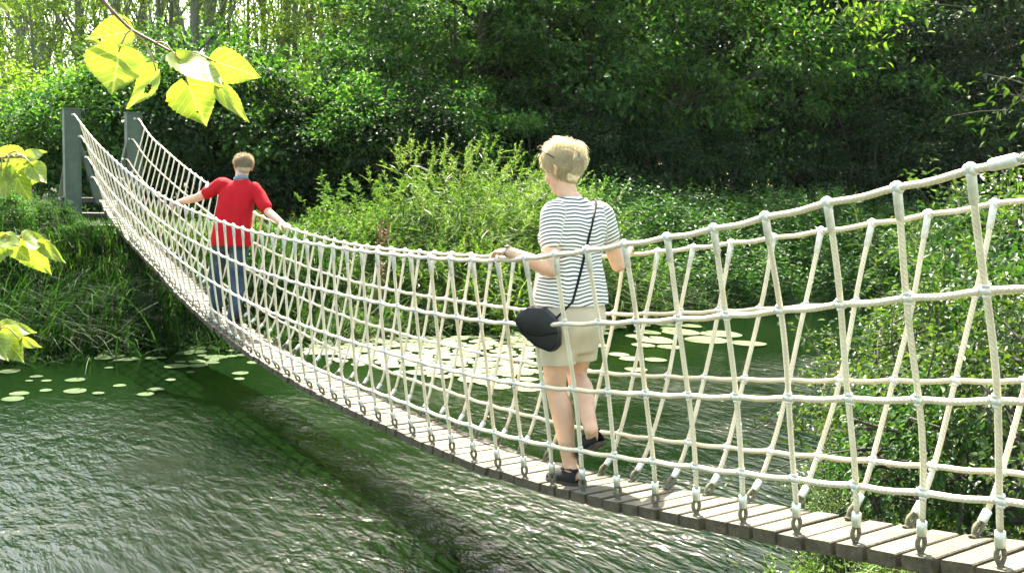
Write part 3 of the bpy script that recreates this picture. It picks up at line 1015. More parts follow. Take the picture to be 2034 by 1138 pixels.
for (s_, e_), q in zip(SLE, (1, -1)):
    ax = norm(e_ - s_); rel = co - s_
    t = rel @ ax
    seam = (co[:, 1] - s_[1]) * q + 0.030 - 0.35 * np.maximum(0, s_[2] - co[:, 2])
    msk = (seam > 0) & (co[:, 2] > e_[2] - 0.09)
    dist = np.linalg.norm(rel - np.outer(t, ax), axis=1)
    msk &= dist < 0.085
    st = np.where(msk, 5 - t * 0.97 + rel[:, 0] * 0.15, st)
# cut the neckline, the hem and the sleeve ends open
at_ = me.attributes.new("stripe", 'FLOAT', 'POINT'); at_.data.foreach_set("value", st.astype(np.float32))
cut_below(me, 1.034 + 0.04 * 2.2 + 0.02 * 0.08)
link("t_shirt", me, wroot)

# shorts
M_BEIGE = simple("beige_cotton", (0.50, 0.43, 0.31), 0.85, 0, 0.08, 12, 0.15, 500)
b = MB()
ring_loft(b, [(2.203, .078, 0.80, .145, .085), (2.205, .082, 0.865, .172, .112), (2.203, .084, 0.93, .186, .136), (2.203, .084, 1.0, .184, .132), (2.205, .084, 1.06, .172, .118)], math.pi / 2)
hL, kL, hR, kR = map(np.array, (hipL, knL, hipR, knR))
limb(b, [hL + (0, 0.0, -.02), hL * .6 + kL * .4, hL * .22 + kL * .78], [(0.108, 0.115), (0.100, 0.104), (0.094, 0.097)], 22)
limb(b, [hR + (0, 0.0, -.02), hR * .6 + kR * .4, hR * .22 + kR * .78], [(0.103, 0.115), (0.096, 0.102), (0.090, 0.094)], 22)
me = fuse("shorts", b, 0.007, 18, [M_BEIGE]); folds(me, 0.005, 9.0, 11.0, (1, 1, 0.5))
cut_below(me, 0.748 + 0.04 * 2.2 + 0.02 * 0.08)
so_ = link("shorts", me, wroot)
md_ = so_.modifiers.new('hem', 'SOLIDIFY'); md_.thickness = 0.004; md_.offset = -1

# black slip-on shoes
M_SHOE = simple("black_suede", (0.006, 0.006, 0.006), 0.9, 0, 0.3, 60, 0.3, 300)
M_SOLE = simple("brown_sole", (0.035, 0.022, 0.014), 0.8, 0, 0.3, 50)


def shoe(heel, toe, upv, parent, label=None, w=0.044):
    heel, toe = np.array(heel, float), np.array(toe, float)
    d = toe - heel; L = np.linalg.norm(d); d /= L
    up = norm(np.array(upv) - d * np.dot(upv, d)); sd = np.cross(up, d)
    b = MB()
    V = []
    prof = [(0.0, .60, .056), (0.06, .82, .066), (0.18, .92, .068), (0.34, .90, .066), (0.52, .96, .060), (0.72, 1.04, .050), (0.88, .84, .036), (0.97, .48, .024), (1.0, .2, .014)]
    for t, ww, hh in prof:
        c_ = heel + d * L * t
        for th in np.linspace(0, math.pi, 9):
            V.append(c_ + sd * math.cos(th) * w * ww + up * (0.008 + abs(math.sin(th)) ** 0.8 * hh))
    n = 9
    F = [np.array([(r * n + j, r * n + j + 1, (r + 1) * n + j + 1, (r + 1) * n + j) for r in range(len(prof) - 1) for j in range(n - 1)])]
    F.append(np.array([(r * n, (r + 1) * n, (r + 1) * n + n - 1, r * n + n - 1) for r in range(len(prof) - 1)]))
    b.add(V, F)
    sh = link("shoe", b.mesh("shoe", [M_SHOE]), parent)
    b = MB(); V = []
    for zz in (-0.004, 0.010):
        for t, ww, hh in prof:
            c_ = heel + d * L * (t * 1.02 - 0.01)
            V += [c_ + sd * w * ww * 1.06 + up * zz, c_ - sd * w * ww * 1.06 + up * zz]
    m_ = len(prof) * 2
    F = []
    for r in range(len(prof) - 1):
        a0 = r * 2
        F += [(a0, a0 + 1, a0 + 3, a0 + 2), (m_ + a0, m_ + a0 + 2, m_ + a0 + 3, m_ + a0 + 1), (a0, a0 + 2, m_ + a0 + 2, m_ + a0), (a0 + 1, m_ + a0 + 1, m_ + a0 + 3, a0 + 3)]
    F += [(0, m_, m_ + 1, 1), (m_ - 2, m_ - 1, 2 * m_ - 1, 2 * m_ - 2)]
    b.add(V, [np.array(F)])
    link("sole", b.mesh("sole", [M_SOLE], False), sh)
    # scalloped edge round the opening
    b = MB()
    for q in (-1, 1):
        for t in np.linspace(0.04, 0.40, 7):
            c_ = heel + d * L * t + sd * q * w * 0.60 + up * 0.070
            b.add(*ellipsoid(c_, (0.007, 0.007, 0.007), nu=8, nv=6))
    rim = [heel + d * L * t + sd * q * w * 0.60 + up * 0.070 for q, ts_ in ((1, np.linspace(0.40, 0.04, 7)), (-1, np.linspace(0.04, 0.40, 7))) for t in ts_]
    b.add(*tube(rim, 0.004, 6))
    link("scallop_edge", b.mesh("scallop_edge", [M_SHOE]), sh)
    return sh


zd = lambda x: float(pch(x / PITCH, DECK_Z)) * PITCH
shoe((2.045, .105, zd(2.045) + .004), (2.285, .115, zd(2.285) + .004), (0.1, 0, 1), wroot)
shoe(HEEL_R, TOE_R, (0.62, 0.10, 0.60), wroot)

# hair
M_BLOND = hairmat("blond_hair", (0.74, 0.62, 0.40), (0.94, 0.87, 0.68), (0.99, 0.96, 0.86))
M_BLOND_U = simple("blond_under", (0.80, 0.70, 0.48), 0.6, 0, 0.3, 90, 0.5, 300)
rngH = np.random.default_rng(11)
hl = np.cross(HU, HF); HU2 = np.cross(HF, hl)
A3 = np.array([HF, hl, HU2])
cap = MB()
cap.add(*ellipsoid(HC + A3.T @ np.array((-0.016, 0, 0.028)), (0.088, 0.071, 0.080), A3))
cap.add(*ellipsoid(HC + A3.T @ np.array((-0.046, 0, -0.008)), (0.046, 0.056, 0.058), A3))
hair = link("hair", fuse("hair", cap, 0.006, 3, [M_BLOND_U]), wroot)
n = 6200
u = rngH.random(n); th = rngH.random(n) * 2 * math.pi
cz = 1 - u * 1.35
sq = np.sqrt(np.maximum(0, 1 - cz * cz))
loc = np.stack([np.cos(th) * sq, np.sin(th) * sq, cz], -1)
keep = ~((loc[:, 0] > 0.50) & (loc[:, 2] < 0.45)) & ~((loc[:, 0] > -0.22) & (loc[:, 2] < 0.06))
loc = loc[keep]; n = len(loc)
rt = loc * np.array([0.089, 0.070, 0.085]) + np.array([-0.016, 0, 0.036])
wh = np.array([-0.45, 0.05, 0.89])                       # whorl
tang = loc - wh * (loc @ wh)[:, None] * 1.0
tang /= np.linalg.norm(tang, axis=1, keepdims=True) + 1e-6
dl = tang * 1.1 + loc * 0.35 + rngH.normal(0, 0.20, (n, 3))
low = np.clip((0.5 - loc[:, 2]) / 1.2, 0, 1)
Ls = rngH.uniform(0.045, 0.165, n) * (1 - 0.10 * low)
side_ = (loc[:, 0] > -0.30) & (loc[:, 2] < 0.45) & (np.abs(loc[:, 1]) > 0.4)
Ls = np.where(side_, Ls * 0.55, Ls)
nape_ = (loc[:, 0] < -0.25) & (loc[:, 2] < 0.35)
Ls = np.where(nape_, Ls * 1.25 + 0.012, Ls)
ctr = HC + A3.T @ np.array((-0.016, 0, 0.036))
rtW = HC + rt @ A3; dlW = dl @ A3


shell = (0.98 + 0.30 * rngH.random(n) ** 1.6)[:, None]


def hug(p, d, k):
    """locks lie over the skull, each at its own height, instead of running through it"""
    rel = (p - ctr) @ A3.T / np.array([0.089, 0.069, 0.091])
    rr = np.linalg.norm(rel, axis=1, keepdims=True)
    sh_ = 1.0 + (shell - 1.0) * np.clip(0.72 + rel[:, 2:3] * 0.8, 0.22, 1.15)
    nrm = (rel / (rr + 1e-6)) @ A3
    d = d / np.linalg.norm(d, axis=1, keepdims=True)
    w = 0.85 if k < 4 else 0.3
    return d - nrm * (d * nrm).sum(1, keepdims=True) * w + nrm * np.clip(sh_ - rr, -0.25, 0.3) * 2.2


hb = MB()
strands(hb, rtW, dlW, Ls, rngH.uniform(0.0008, 0.0021, n), rngH, np.full(n, 0.30), HU2 * 0.75 + np.array([0.0, 0, 0.35]), 6, 0.15, hug)
# loose ends that stand off the head
q_ = rngH.permutation(n)[:420]
shell = (1.12 + 0.42 * rngH.random(len(q_)))[:, None]
strands(hb, rtW[q_], dlW[q_] + rngH.normal(0, .25, (len(q_), 3)), rngH.uniform(0.06, 0.125, len(q_)), rngH.uniform(0.0007, 0.0013, len(q_)), rngH, np.full(len(q_), 0.22), HU2 * 0.75 + np.array([0.0, 0, 0.35]), 6, 0.30, hug)
# a ruffled tuft on the crown
q_ = np.where((loc[:, 2] > 0.62))[0]; q_ = q_[rngH.permutation(len(q_))[:1600]]
shell = (1.06 + 0.34 * rngH.random(len(q_)))[:, None]
strands(hb, rtW[q_], loc[q_] @ A3 * 1.0 + dlW[q_] * .55 + rngH.normal(0, .2, (len(q_), 3)), rngH.uniform(0.05, 0.105, len(q_)), rngH.uniform(0.0008, 0.0018, len(q_)), rngH, np.full(len(q_), 0.18), HU2 * 0.6, 6, 0.22, hug)
link("hair_locks", hb.mesh("hair_locks", [M_BLOND]), hair)

# sunglasses pushed up into the hair: a thing of its own
M_LENS = simple("dark_lens", (0.02, 0.018, 0.016), 0.12, 0, 0.1)
def PW(x, y, z): return HC + A3.T @ np.array((x, y, z))
sg = empty("sunglasses", PW(0.06, 0, 0.115).tolist())
tag(sg, "dark sunglasses pushed up into the blond woman's hair", "sunglasses")
for q in (-1, 1):
    V, F, _ = ellipsoid(PW(0.070, 0.035 * q, 0.122), (0.006, 0.028, 0.021), np.array([norm(HF + HU2 * 0.7), hl, norm(HU2 - HF * 0.7)]))
    link("lens", MB().add(V, F).mesh("lens", [M_LENS]), sg)
    V, F, UV = tube([PW(0.066, 0.064 * q, 0.125), PW(0.02, 0.088 * q, 0.09), PW(-0.03, 0.096 * q, 0.05)], 0.0035, 8)
    link("temple", MB().add(V, F).mesh("temple", [M_LENS]), sg)
V, F, UV = tube([PW(0.076, -0.008, 0.128), PW(0.078, 0.008, 0.128)], 0.003, 8)
link("bridge", MB().add(V, F).mesh("bridge", [M_LENS]), sg)

# bracelet watch on the left wrist
wt_ = tag(link("wristwatch", (lambda: (MB().add(*tube([np.array(wrL) + np.array((.004 + .02 * t - .012, 0, 0)) for t in (0, .5, 1)], [(0.0265, 0.0265)] * 3, 18, cap=False)).add(*box(np.array(wrL) + (0.002, 0.008, 0.026), (0.011, 0.011, 0.004))).mesh("wristwatch", [simple("watch_steel", (0.30, 0.27, 0.22), 0.35, 0.8)])))()),
          "thin metal watch on the woman's left wrist above the handrail", "watch")

# shoulder bag on its strap
M_LEATHER = simple("black_leather", (0.006, 0.006, 0.007), 0.40, 0, 0.3, 40, 0.12, 160, 0.35)
bagc = at(1076, 650, x=2.125)
bn = norm((-0.62, 0.78, 0.0)); bw = norm((0.78, 0.62, 0.0)); bu = norm(np.cross(bw, -bn) if np.cross(bw, -bn)[2] > 0 else np.cross(bw, bn))
bagc = bagc + bn * 0.055
pxm = 1 / FPX * float(np.dot(bagc - CAM, F_))
outl = [(1029, 636), (1040, 618), (1056, 607), (1086, 606), (1111, 627), (1119, 652), (1120, 680), (1112, 690), (1102, 694), (1074, 685), (1044, 661)]
O2 = [((1076 - u_) * pxm / 0.95, (650 - v_) * pxm) for u_, v_ in outl]


def slab(mb, O, c, w, up, nrm, t0, t1, shrink=1.0):
    k = len(O)
    V = []
    for t, s in ((t0, 0.93), (t0 + (t1 - t0) * .25, 1.0), (t0 + (t1 - t0) * .75, 1.0), (t1, 0.90)):
        V += [c + w * a * s * shrink + up * b_ * s * shrink + nrm * t for a, b_ in O]
    F = [np.array([(r * k + j, r * k + (j + 1) % k, (r + 1) * k + (j + 1) % k, (r + 1) * k + j) for r in range(3) for j in range(k)]),
         np.array([np.arange(k)[::-1]]), np.array([np.arange(k) + 3 * k])]
    mb.add(V, F)


bag = empty("shoulder_bag", bagc.tolist())
tag(bag, "small black leather saddle bag hanging at the woman's hip on a thin strap", "bag")
b = MB(); slab(b, O2, bagc, bw, bu, bn, -0.045, 0.025)
o = link("pouch", b.mesh("pouch", [M_LEATHER], True), bag); bev(o, 0.006, 3)
b = MB(); slab(b, [(a * 0.98, b_ * 0.98) for a, b_ in [O2[0], O2[1], O2[2], O2[3], O2[4], O2[5], (-0.02, -0.030), (0.05, -0.028)]], bagc, bw, bu, bn, 0.022, 0.034)
o = link("flap", b.mesh("flap", [M_LEATHER], True), bag); bev(o, 0.004, 3)
V, F, UV = tube([bagc + bw * a * 0.93 + bu * b_ * 0.93 + bn * 0.024 for a, b_ in O2[5:] + O2[:1]], 0.003, 8)
link("piping", MB().add(V, F).mesh("piping", [M_LEATHER]), bag)
strap_pix = [(1118, 632), (1127, 625), (1136, 600), (1146, 565), (1155, 530), (1163, 495), (1170, 465), (1177, 435), (1182, 412), (1183, 402)]
sp_pts = [bagc + bn * 0.0 + bw * O2[4][0] + bu * (O2[4][1] + 0.005)]
shirt_o = [o for o in wroot.children if o.name.startswith("t_shirt")][0]
bpy.context.view_layer.update()
for u_, v_ in strap_pix[2:]:
    q = norm(F_ + R_ * (u_ - 1017) / FPX - U_ * (v_ - 569) / FPX)
    hit, lc_, nm_, _i = shirt_o.ray_cast(Vector(CAM) - shirt_o.matrix_world.translation, Vector(q))
    if hit:
        pt = np.array(shirt_o.matrix_world @ lc_) + np.array(nm_) * 0.005
    else:
        pt = at(u_, v_, x=2.09)
    sp_pts.append(pt)
sp_pts += [np.array((2.21, -0.045, 1.545)), np.array((2.27, -0.03, 1.50)), np.array((2.335, 0.05, 1.32)), np.array((2.36, 0.13, 1.15)), np.array((2.30, 0.26, 1.0)), bagc + bw * O2[1][0] + bu * O2[1][1]]
V, F, UV = tube(sp_pts, [(0.0075, 0.003)] * len(sp_pts), 10, ref=(0, 0, 1))
link("strap", MB().add(V, F).mesh("strap", [M_STRAP]), bag)

# ---- the man
mroot = empty("person", (8.15, -0.05, zd(8.15)))
tag(mroot, "man in red polo shirt and blue jeans with arms stretched out to both handrails", "person")
shL, elL, wrL = (8.20, 0.000, 1.490), (8.43, 0.185, 1.350), (8.640, 0.305, 1.300)
shR, elR, wrR = (7.965, -0.285, 1.440), (7.80, -0.352, 1.235), (7.555, -0.405, 1.140)
hipL, knL, anL = (8.16, 0.0, 0.98), (8.34, 0.015, 0.585), (8.42, -0.015, 0.245)
hipR, knR, anR = (8.08, -0.150, 0.98), (8.055, -0.115, 0.555), (7.93, -0.05, 0.215)
HC = np.array([8.125, -0.200, 1.670]); HF = norm((0.96, -0.25, -0.10)); HU = norm((0.10, -0.02, 1.0))
b = MB()
lat = math.atan2(shL[1] - shR[1], shL[0] - shR[0])
ring_loft(b, [(8.12, -.075, .90, .15, .11), (8.12, -.075, 1.0, .165, .115), (8.115, -.09, 1.15, .15, .11), (8.10, -.115, 1.32, .165, .115), (8.095, -.14, 1.44, .16, .10), (8.09, -.15, 1.50, .11, .08), (8.095, -.16, 1.54, .06, .06)], lat)
limb(b, [(8.09, -.155, 1.50), (8.105, -.17, 1.58), (8.12, -.18, 1.65)], [0.066, 0.059, 0.060])
for s_, e_, w_ in ((shL, elL, wrL), (shR, elR, wrR)):
    s_, e_, w_ = map(np.array, (s_, e_, w_))
    limb(b, [s_, s_ * .5 + e_ * .5, e_], [0.058, 0.050, 0.042]); limb(b, [e_, e_ * .65 + w_ * .35, w_], [0.041, 0.041, 0.028])
leg(b, hipL, knL, anL, (-1, 0, 0), (0.09, 0.08, 0.058, 0.058, 0.043, 0.038))
leg(b, hipR, knR, anR, (-1, 0, 0), (0.09, 0.08, 0.058, 0.058, 0.043, 0.038))
hand(b, wrL, (0.85, 0.33, -0.10), (0.1, 0.15, 1), (0.3, -1, 0), (0.6, 0.65, 0.7, 0.75), 1.06)
hand(b, wrR, (-0.88, -0.12, -0.12), (0, 0.1, 1), (0, 1, 0), (0.6, 0.65, 0.7, 0.75), 1.06)
Pm, Am = head(b, HC, HF, HU, 1.0)
link("body", fuse("body", b, 0.0055, 2, [M_SKIN2]), mroot)
eyes(Pm, Am, 1.0, mroot, M_EYE)
M_RED = simple("red_pique", (0.40, 0.009, 0.016), 0.85, 0, 0.08, 14, 0.2, 600, 0.12)
b = MB()
ring_loft(b, [(8.12, -.075, .885, .195, .15), (8.12, -.075, .98, .195, .15), (8.115, -.085, 1.12, .182, .14), (8.105, -.11, 1.28, .186, .135), (8.095, -.135, 1.41, .196, .12), (8.09, -.147, 1.475, .17, .098), (8.09, -.153, 1.52, .11, .08), (8.095, -.16, 1.55, .075, .07)], lat)
for s_, e_, fr_ in ((shL, elL, .56), (shR, elR, .70)):
    s_, e_ = np.array(s_), np.array(e_)
    cc = np.array((8.09, -.147, 1.48))
    limb(b, [s_ * .7 + cc * .3 + (0, 0, .0), s_, s_ * (1 - fr_) + e_ * fr_], [0.075, 0.076, 0.070])
me = fuse("polo", b, 0.008, 4, [M_RED]); folds(me, 0.015, 6.0, 21.0, (1.3, 1.3, 0.6))
polo = link("polo_shirt", me, mroot)
M_COLLAR = simple("grey_blue_knit", (0.14, 0.19, 0.24), 0.85, 0, 0.1, 60, 0.2, 500)
V, F, UV = tube([np.array((8.100, -.165, 1.560)) + 0.068 * np.array((math.cos(t), math.sin(t), 0)) + np.array((0, 0, -0.030 * math.cos(t - .2))) for t in np.linspace(0.3, 6.1, 28)], [(0.022, 0.008)] * 28, 10, ref=(1, 0, 0))
V2 = []
col_r = MB()
for t in np.linspace(0.25, 6.05, 30):
    c_, s_ = math.cos(t), math.sin(t)
    z0 = 1.545 - 0.028 * c_
    for rr_, dz in ((0.074, -0.008), (0.076, 0.004), (0.070, 0.030), (0.064, 0.032), (0.062, 0.0)):
        V2.append((8.100 + rr_ * c_, -.166 + rr_ * s_, z0 + dz))
F2 = np.array([(r * 5 + j, r * 5 + (j + 1) % 5, (r + 1) * 5 + (j + 1) % 5, (r + 1) * 5 + j) for r in range(29) for j in range(5)])
col_r.add(V2, [F2])
link("collar", col_r.mesh("collar", [M_COLLAR]), polo)
# pale badge on the left sleeve
s_, e_ = np.array(shL), np.array(elL)
ax = norm(e_ - s_); bp_ = s_ + ax * 0.125
nb_ = norm(np.array((-0.45, 0.45, 0.6)) - ax * np.dot((-0.45, 0.45, 0.6), ax)); sb_ = np.cross(ax, nb_)
V = [bp_ + sb_ * 0.078 * math.sin(t) + nb_ * 0.078 * math.cos(t) + ax * a_ for a_ in (-0.022, 0.022) for t in np.linspace(-0.35, 0.35, 7)]
F = np.array([(j, j + 1, j + 8, j + 7) for j in range(6)])
bo = link("sleeve_badge", mesh_np("sleeve_badge", V, [F], [simple("pale_badge", (0.55, 0.52, 0.5), 0.8)]), polo)
md_ = bo.modifiers.new("t", 'SOLIDIFY'); md_.thickness = 0.003
# jeans
m_, nt_, bs_ = mat("blue_denim")
tc_ = N(nt_, "ShaderNodeTexCoord"); nz_ = N(nt_, "ShaderNodeTexNoise", i_Scale=9.0, i_Detail=6.0, i_Roughness=0.7)
nt_.links.new(tc_.outputs["Object"], nz_.inputs["Vector"])
r_ = ramp(nt_, [(0.3, (0.010, 0.020, 0.036)), (0.55, (0.028, 0.054, 0.086)), (0.75, (0.085, 0.135, 0.185))])
nt_.links.new(nz_.outputs["Fac"], r_.inputs[0]); nt_.links.new(r_.outputs[0], bs_.inputs["Base Color"]); bs_.inputs["Roughness"].default_value = 0.9
b = MB()
ring_loft(b, [(8.12, -.075, .86, .155, .115), (8.12, -.075, .93, .175, .13), (8.12, -.075, 1.02, .17, .125)], lat)
for h_, k_, a_ in ((hipL, knL, anL), (hipR, knR, anR)):
    h_, k_, a_ = map(np.array, (h_, k_, a_))
    limb(b, [h_ - (0, 0, .02), h_ * .5 + k_ * .5, k_, k_ * .5 + a_ * .5 + (-.012, 0, 0), a_ + (0, 0, -.02)], [0.10, 0.090, 0.073, 0.070, 0.064], 20)
me = fuse("jeans", b, 0.007, 4, [m_]); folds(me, 0.008, 10.0, 31.0, (1, 1, 1.4))
link("jeans", me, mroot)
shoe((7.865, -.055, zd(7.865) + .004), (8.14, -.065, zd(8.14) + .004), (-0.08, 0, 1), mroot, w=0.05)
shoe((8.35, -.015, zd(8.35) + .004), (8.63, -.02, zd(8.63) + .004), (-0.15, 0, 1), mroot, w=0.05)
# short hair
M_FAIR = hairmat("fair_hair", (0.42, 0.35, 0.24), (0.58, 0.50, 0.37), (0.76, 0.68, 0.54))
M_FAIR_U = simple("fair_under", (0.38, 0.32, 0.22), 0.7, 0, 0.3, 90, 0.5, 300)
hl = np.cross(HU, HF); hl = norm(hl); HU2 = np.cross(HF, hl); A3 = np.array([HF, hl, HU2])
cap = MB()
cap.add(*ellipsoid(HC + A3.T @ np.array((-0.020, 0, 0.042)), (0.098, 0.081, 0.092), A3))
cap.add(*ellipsoid(HC + A3.T @ np.array((-0.045, 0, -0.005)), (0.066, 0.072, 0.060), A3))
hair = link("hair", fuse("hair", cap, 0.007, 3, [M_FAIR_U]), mroot)
n = 3600
u = rngH.random(n); th = rngH.random(n) * 2 * math.pi
cz = 1 - u * 1.42; sq = np.sqrt(np.maximum(0, 1 - cz * cz))
loc = np.stack([np.cos(th) * sq, np.sin(th) * sq, cz], -1)
loc = loc[~((loc[:, 0] > 0.45) & (loc[:, 2] < 0.5)) & ~((loc[:, 0] > 0.0) & (loc[:, 2] < 0.0))]; n = len(loc)
rt = loc * np.array([0.099, 0.082, 0.093]) + np.array([-0.020, 0, 0.040])
wh = np.array([-0.4, 0.1, 0.9]); tang = loc - wh * (loc @ wh)[:, None]; tang /= np.linalg.norm(tang, axis=1, keepdims=True) + 1e-6
dl = tang * 0.9 + loc * 0.55 + rngH.normal(0, 0.25, (n, 3))
hb = MB()
strands(hb, HC + rt @ A3, dl @ A3, rngH.uniform(0.018, 0.042, n) * np.clip(0.7 + loc[:, 2] * 0.6, 0.35, 1.2), rngH.uniform(0.0011, 0.002, n), rngH, np.full(n, 0.25), HU2, 4)
link("hair_locks", hb.mesh("hair_locks", [M_FAIR]), hair)

# ------------------------------------------------------------------ vegetation
def leaf_cloud(mb, P, D, Nn, L, W, fold=0.25, six=False):
    """leaves: base P, direction D, face normal Nn, length L, width W; folded along the midrib"""
    D = D / (np.linalg.norm(D, axis=1, keepdims=True) + 1e-9)
    S = np.cross(D, Nn); S /= np.linalg.norm(S, axis=1, keepdims=True) + 1e-9
    Nn = np.cross(S, D)
    L = L[:, None]; W = W[:, None]
    n = len(P)
    if not six:
        V = np.stack([P, P + D * L * 0.45 + S * W * 0.5 + Nn * W * fold, P + D * L - Nn * L * 0.12, P + D * L * 0.45 - S * W * 0.5 + Nn * W * fold], 1).reshape(-1, 3)
        mb.add(V, [np.arange(n * 4).reshape(n, 4)])
    else:
        tip = P + D * L - Nn * L * 0.15
        V = np.stack([P, P + D * L * 0.28 + S * W * 0.46 + Nn * W * fold, P + D * L * 0.66 + S * W * 0.38 + Nn * W * fold * .6, tip,
                      P + D * L * 0.66 - S * W * 0.38 + Nn * W * fold * .6, P + D * L * 0.28 - S * W * 0.46 + Nn * W * fold], 1).reshape(-1, 3)
        i = np.arange(n)[:, None] * 6
        mb.add(V, [np.concatenate([i + np.array([[0, 1, 2, 3]]), i + np.array([[0, 3, 4, 5]])])])


def rnd_dir(rng, n):
    v = rng.normal(size=(n, 3)); return v / np.linalg.norm(v, axis=1, keepdims=True)


def make_tree(seed, H, base, r, n_clump, per, size, lm, bm, trunk_r=0.14, lean=0.0, clump_r=(0.35, 0.75), asp=0.62, six=False, multi=1, droop=0.25, hollow=0.45):
    """trunk with limbs, and a crown of leaf sprays through its volume: two meshes at the origin"""
    rng = np.random.default_rng(seed)
    ch = (H - base) / 2
    cz = base + ch
    d = rnd_dir(rng, n_clump)
    lump = 1 + 0.30 * np.sin(d[:, 0] * 5 + seed) * np.cos(d[:, 1] * 4 + d[:, 2] * 5 + seed * 2)
    rr = (hollow + (1 - hollow) * rng.random(n_clump) ** 0.6) * lump
    C = d * rr[:, None] * np.array([r, r, ch]) + np.array([0, 0, cz])
    C[:, :2] *= (1.12 - 0.3 * np.clip((C[:, 2:3] - cz) / ch, -1, 1))
    C[:, 0] += lean * C[:, 2] / H
    C[:, 2] = np.maximum(C[:, 2], base * 0.5 + 0.15)
    wood = MB()
    for m in range(multi):
        a = 6.28 * m / max(multi, 1) + seed
        ox, oy = (0.18 * math.cos(a), 0.18 * math.sin(a)) if multi > 1 else (0, 0)
        top = np.array([lean + ox * 4, oy * 4, H * 0.9])
        ts = np.linspace(0, 1, 9)
        tp = np.stack([ox + (top[0] - ox) * ts ** 1.3 + 0.12 * np.sin(ts * 5 + seed + m), oy + (top[1] - oy) * ts ** 1.3 + 0.12 * np.sin(ts * 4 + seed * 3 + m), ts * top[2]], -1)
        tp[0, :2] = (ox, oy)
        tr = trunk_r * (1.0 / math.sqrt(multi)) * (1.25 * (1 - ts) ** 0.8 + 0.08)
        tr[0] *= 1.25
        wood.add(*tube(tp, list(tr), 9))
    near = rng.permutation(n_clump)[: min(n_clump, 26)]
    for c in near:
        hgt_ = np.clip(C[c, 2] * rng.uniform(0.45, 0.8), base * 0.35, H * 0.85)
        k = hgt_ / (H * 0.9)
        p0 = np.array([np.interp(k, ts, tp[:, 0]), np.interp(k, ts, tp[:, 1]), hgt_])
        p2 = C[c]; p1 = (p0 + p2) / 2 + rng.normal(0, 0.12, 3) - np.array([0, 0, 0.12])
        r0 = trunk_r * (1 - k) * 0.45 + 0.012
        wood.add(*tube([p0, p0 * .6 + p1 * .4, p1, p1 * .45 + p2 * .55, p2], [r0, r0 * .8, r0 * .6, r0 * .4, r0 * .15], 6, cap=False))
    cr = rng.uniform(*clump_r, n_clump)
    n = n_clump * per
    ci = np.repeat(np.arange(n_clump), per)
    off = rng.normal(size=(n, 3)) * np.array([0.55, 0.55, 0.55 * asp]) * cr[ci][:, None]
    P = C[ci] + off
    out = P - np.array([lean * 0.5, 0, cz]); out /= np.linalg.norm(out, axis=1, keepdims=True) + 1e-6
    D = rnd_dir(rng, n) * 0.8 + out * 0.5 + off / (cr[ci][:, None]) * 0.5 - np.array([0, 0, droop])
    Nn = rnd_dir(rng, n) * 0.55 + np.array([0, 0, 0.8]) + out * 0.25
    L = rng.uniform(0.7, 1.25, n) * size
    lf = MB(); leaf_cloud(lf, P, D, Nn, L, L * rng.uniform(0.5, 0.72, n), 0.18, six)
    return wood.mesh("trunk", [bm]), lf.mesh("crown", [lm], False)


def plant_tree(name, meshes, xy, label, cat="tree", group=None, rz=0.0, s=1.0, sz=None, dz=0.0):
    z = float(hgt(xy[0], xy[1])) + dz
    r_ = empty(name, (xy[0], xy[1], z), rz)
    r_.scale = (s, s, sz or s)
    tag(r_, label, cat, group)
    for nm, me in zip(("trunk", "crown"), meshes):
        o = bpy.data.objects.new(nm, me); COL.objects.link(o); o.parent = r_
    return r_


def blades(mb, P, head_, L, w, lean, droop, rng, seg=4):
    """grass blades: root P, heading, length, width, first lean, droop"""
    n = len(P)
    t = np.linspace(0, 1, seg + 1)
    hx = np.stack([np.cos(head_), np.sin(head_), np.zeros(n)], -1)
    sx_ = np.stack([-np.sin(head_), np.cos(head_), np.zeros(n)], -1)
    rows = []
    for k in t:
        hor = L * (np.sin(lean) * k + droop * k ** 2.2 * 0.75)
        ver = L * (np.cos(lean) * k - droop * k ** 2.4 * 0.62)
        c = P + hx * hor[:, None]; c[:, 2] += ver
        ww = (w * (1 - k ** 1.6) + 0.0006) * 0.5
        rows.append(np.stack([c - sx_ * ww[:, None], c + sx_ * ww[:, None]], 1))
    V = np.stack(rows, 1).reshape(-1, 3)
    b0 = np.arange(n)[:, None] * (seg + 1) * 2
    k = np.arange(seg)[None, :] * 2
    F = np.stack([b0 + k, b0 + k + 1, b0 + k + 3, b0 + k + 2], -1).reshape(-1, 4)
    mb.add(V, [F])


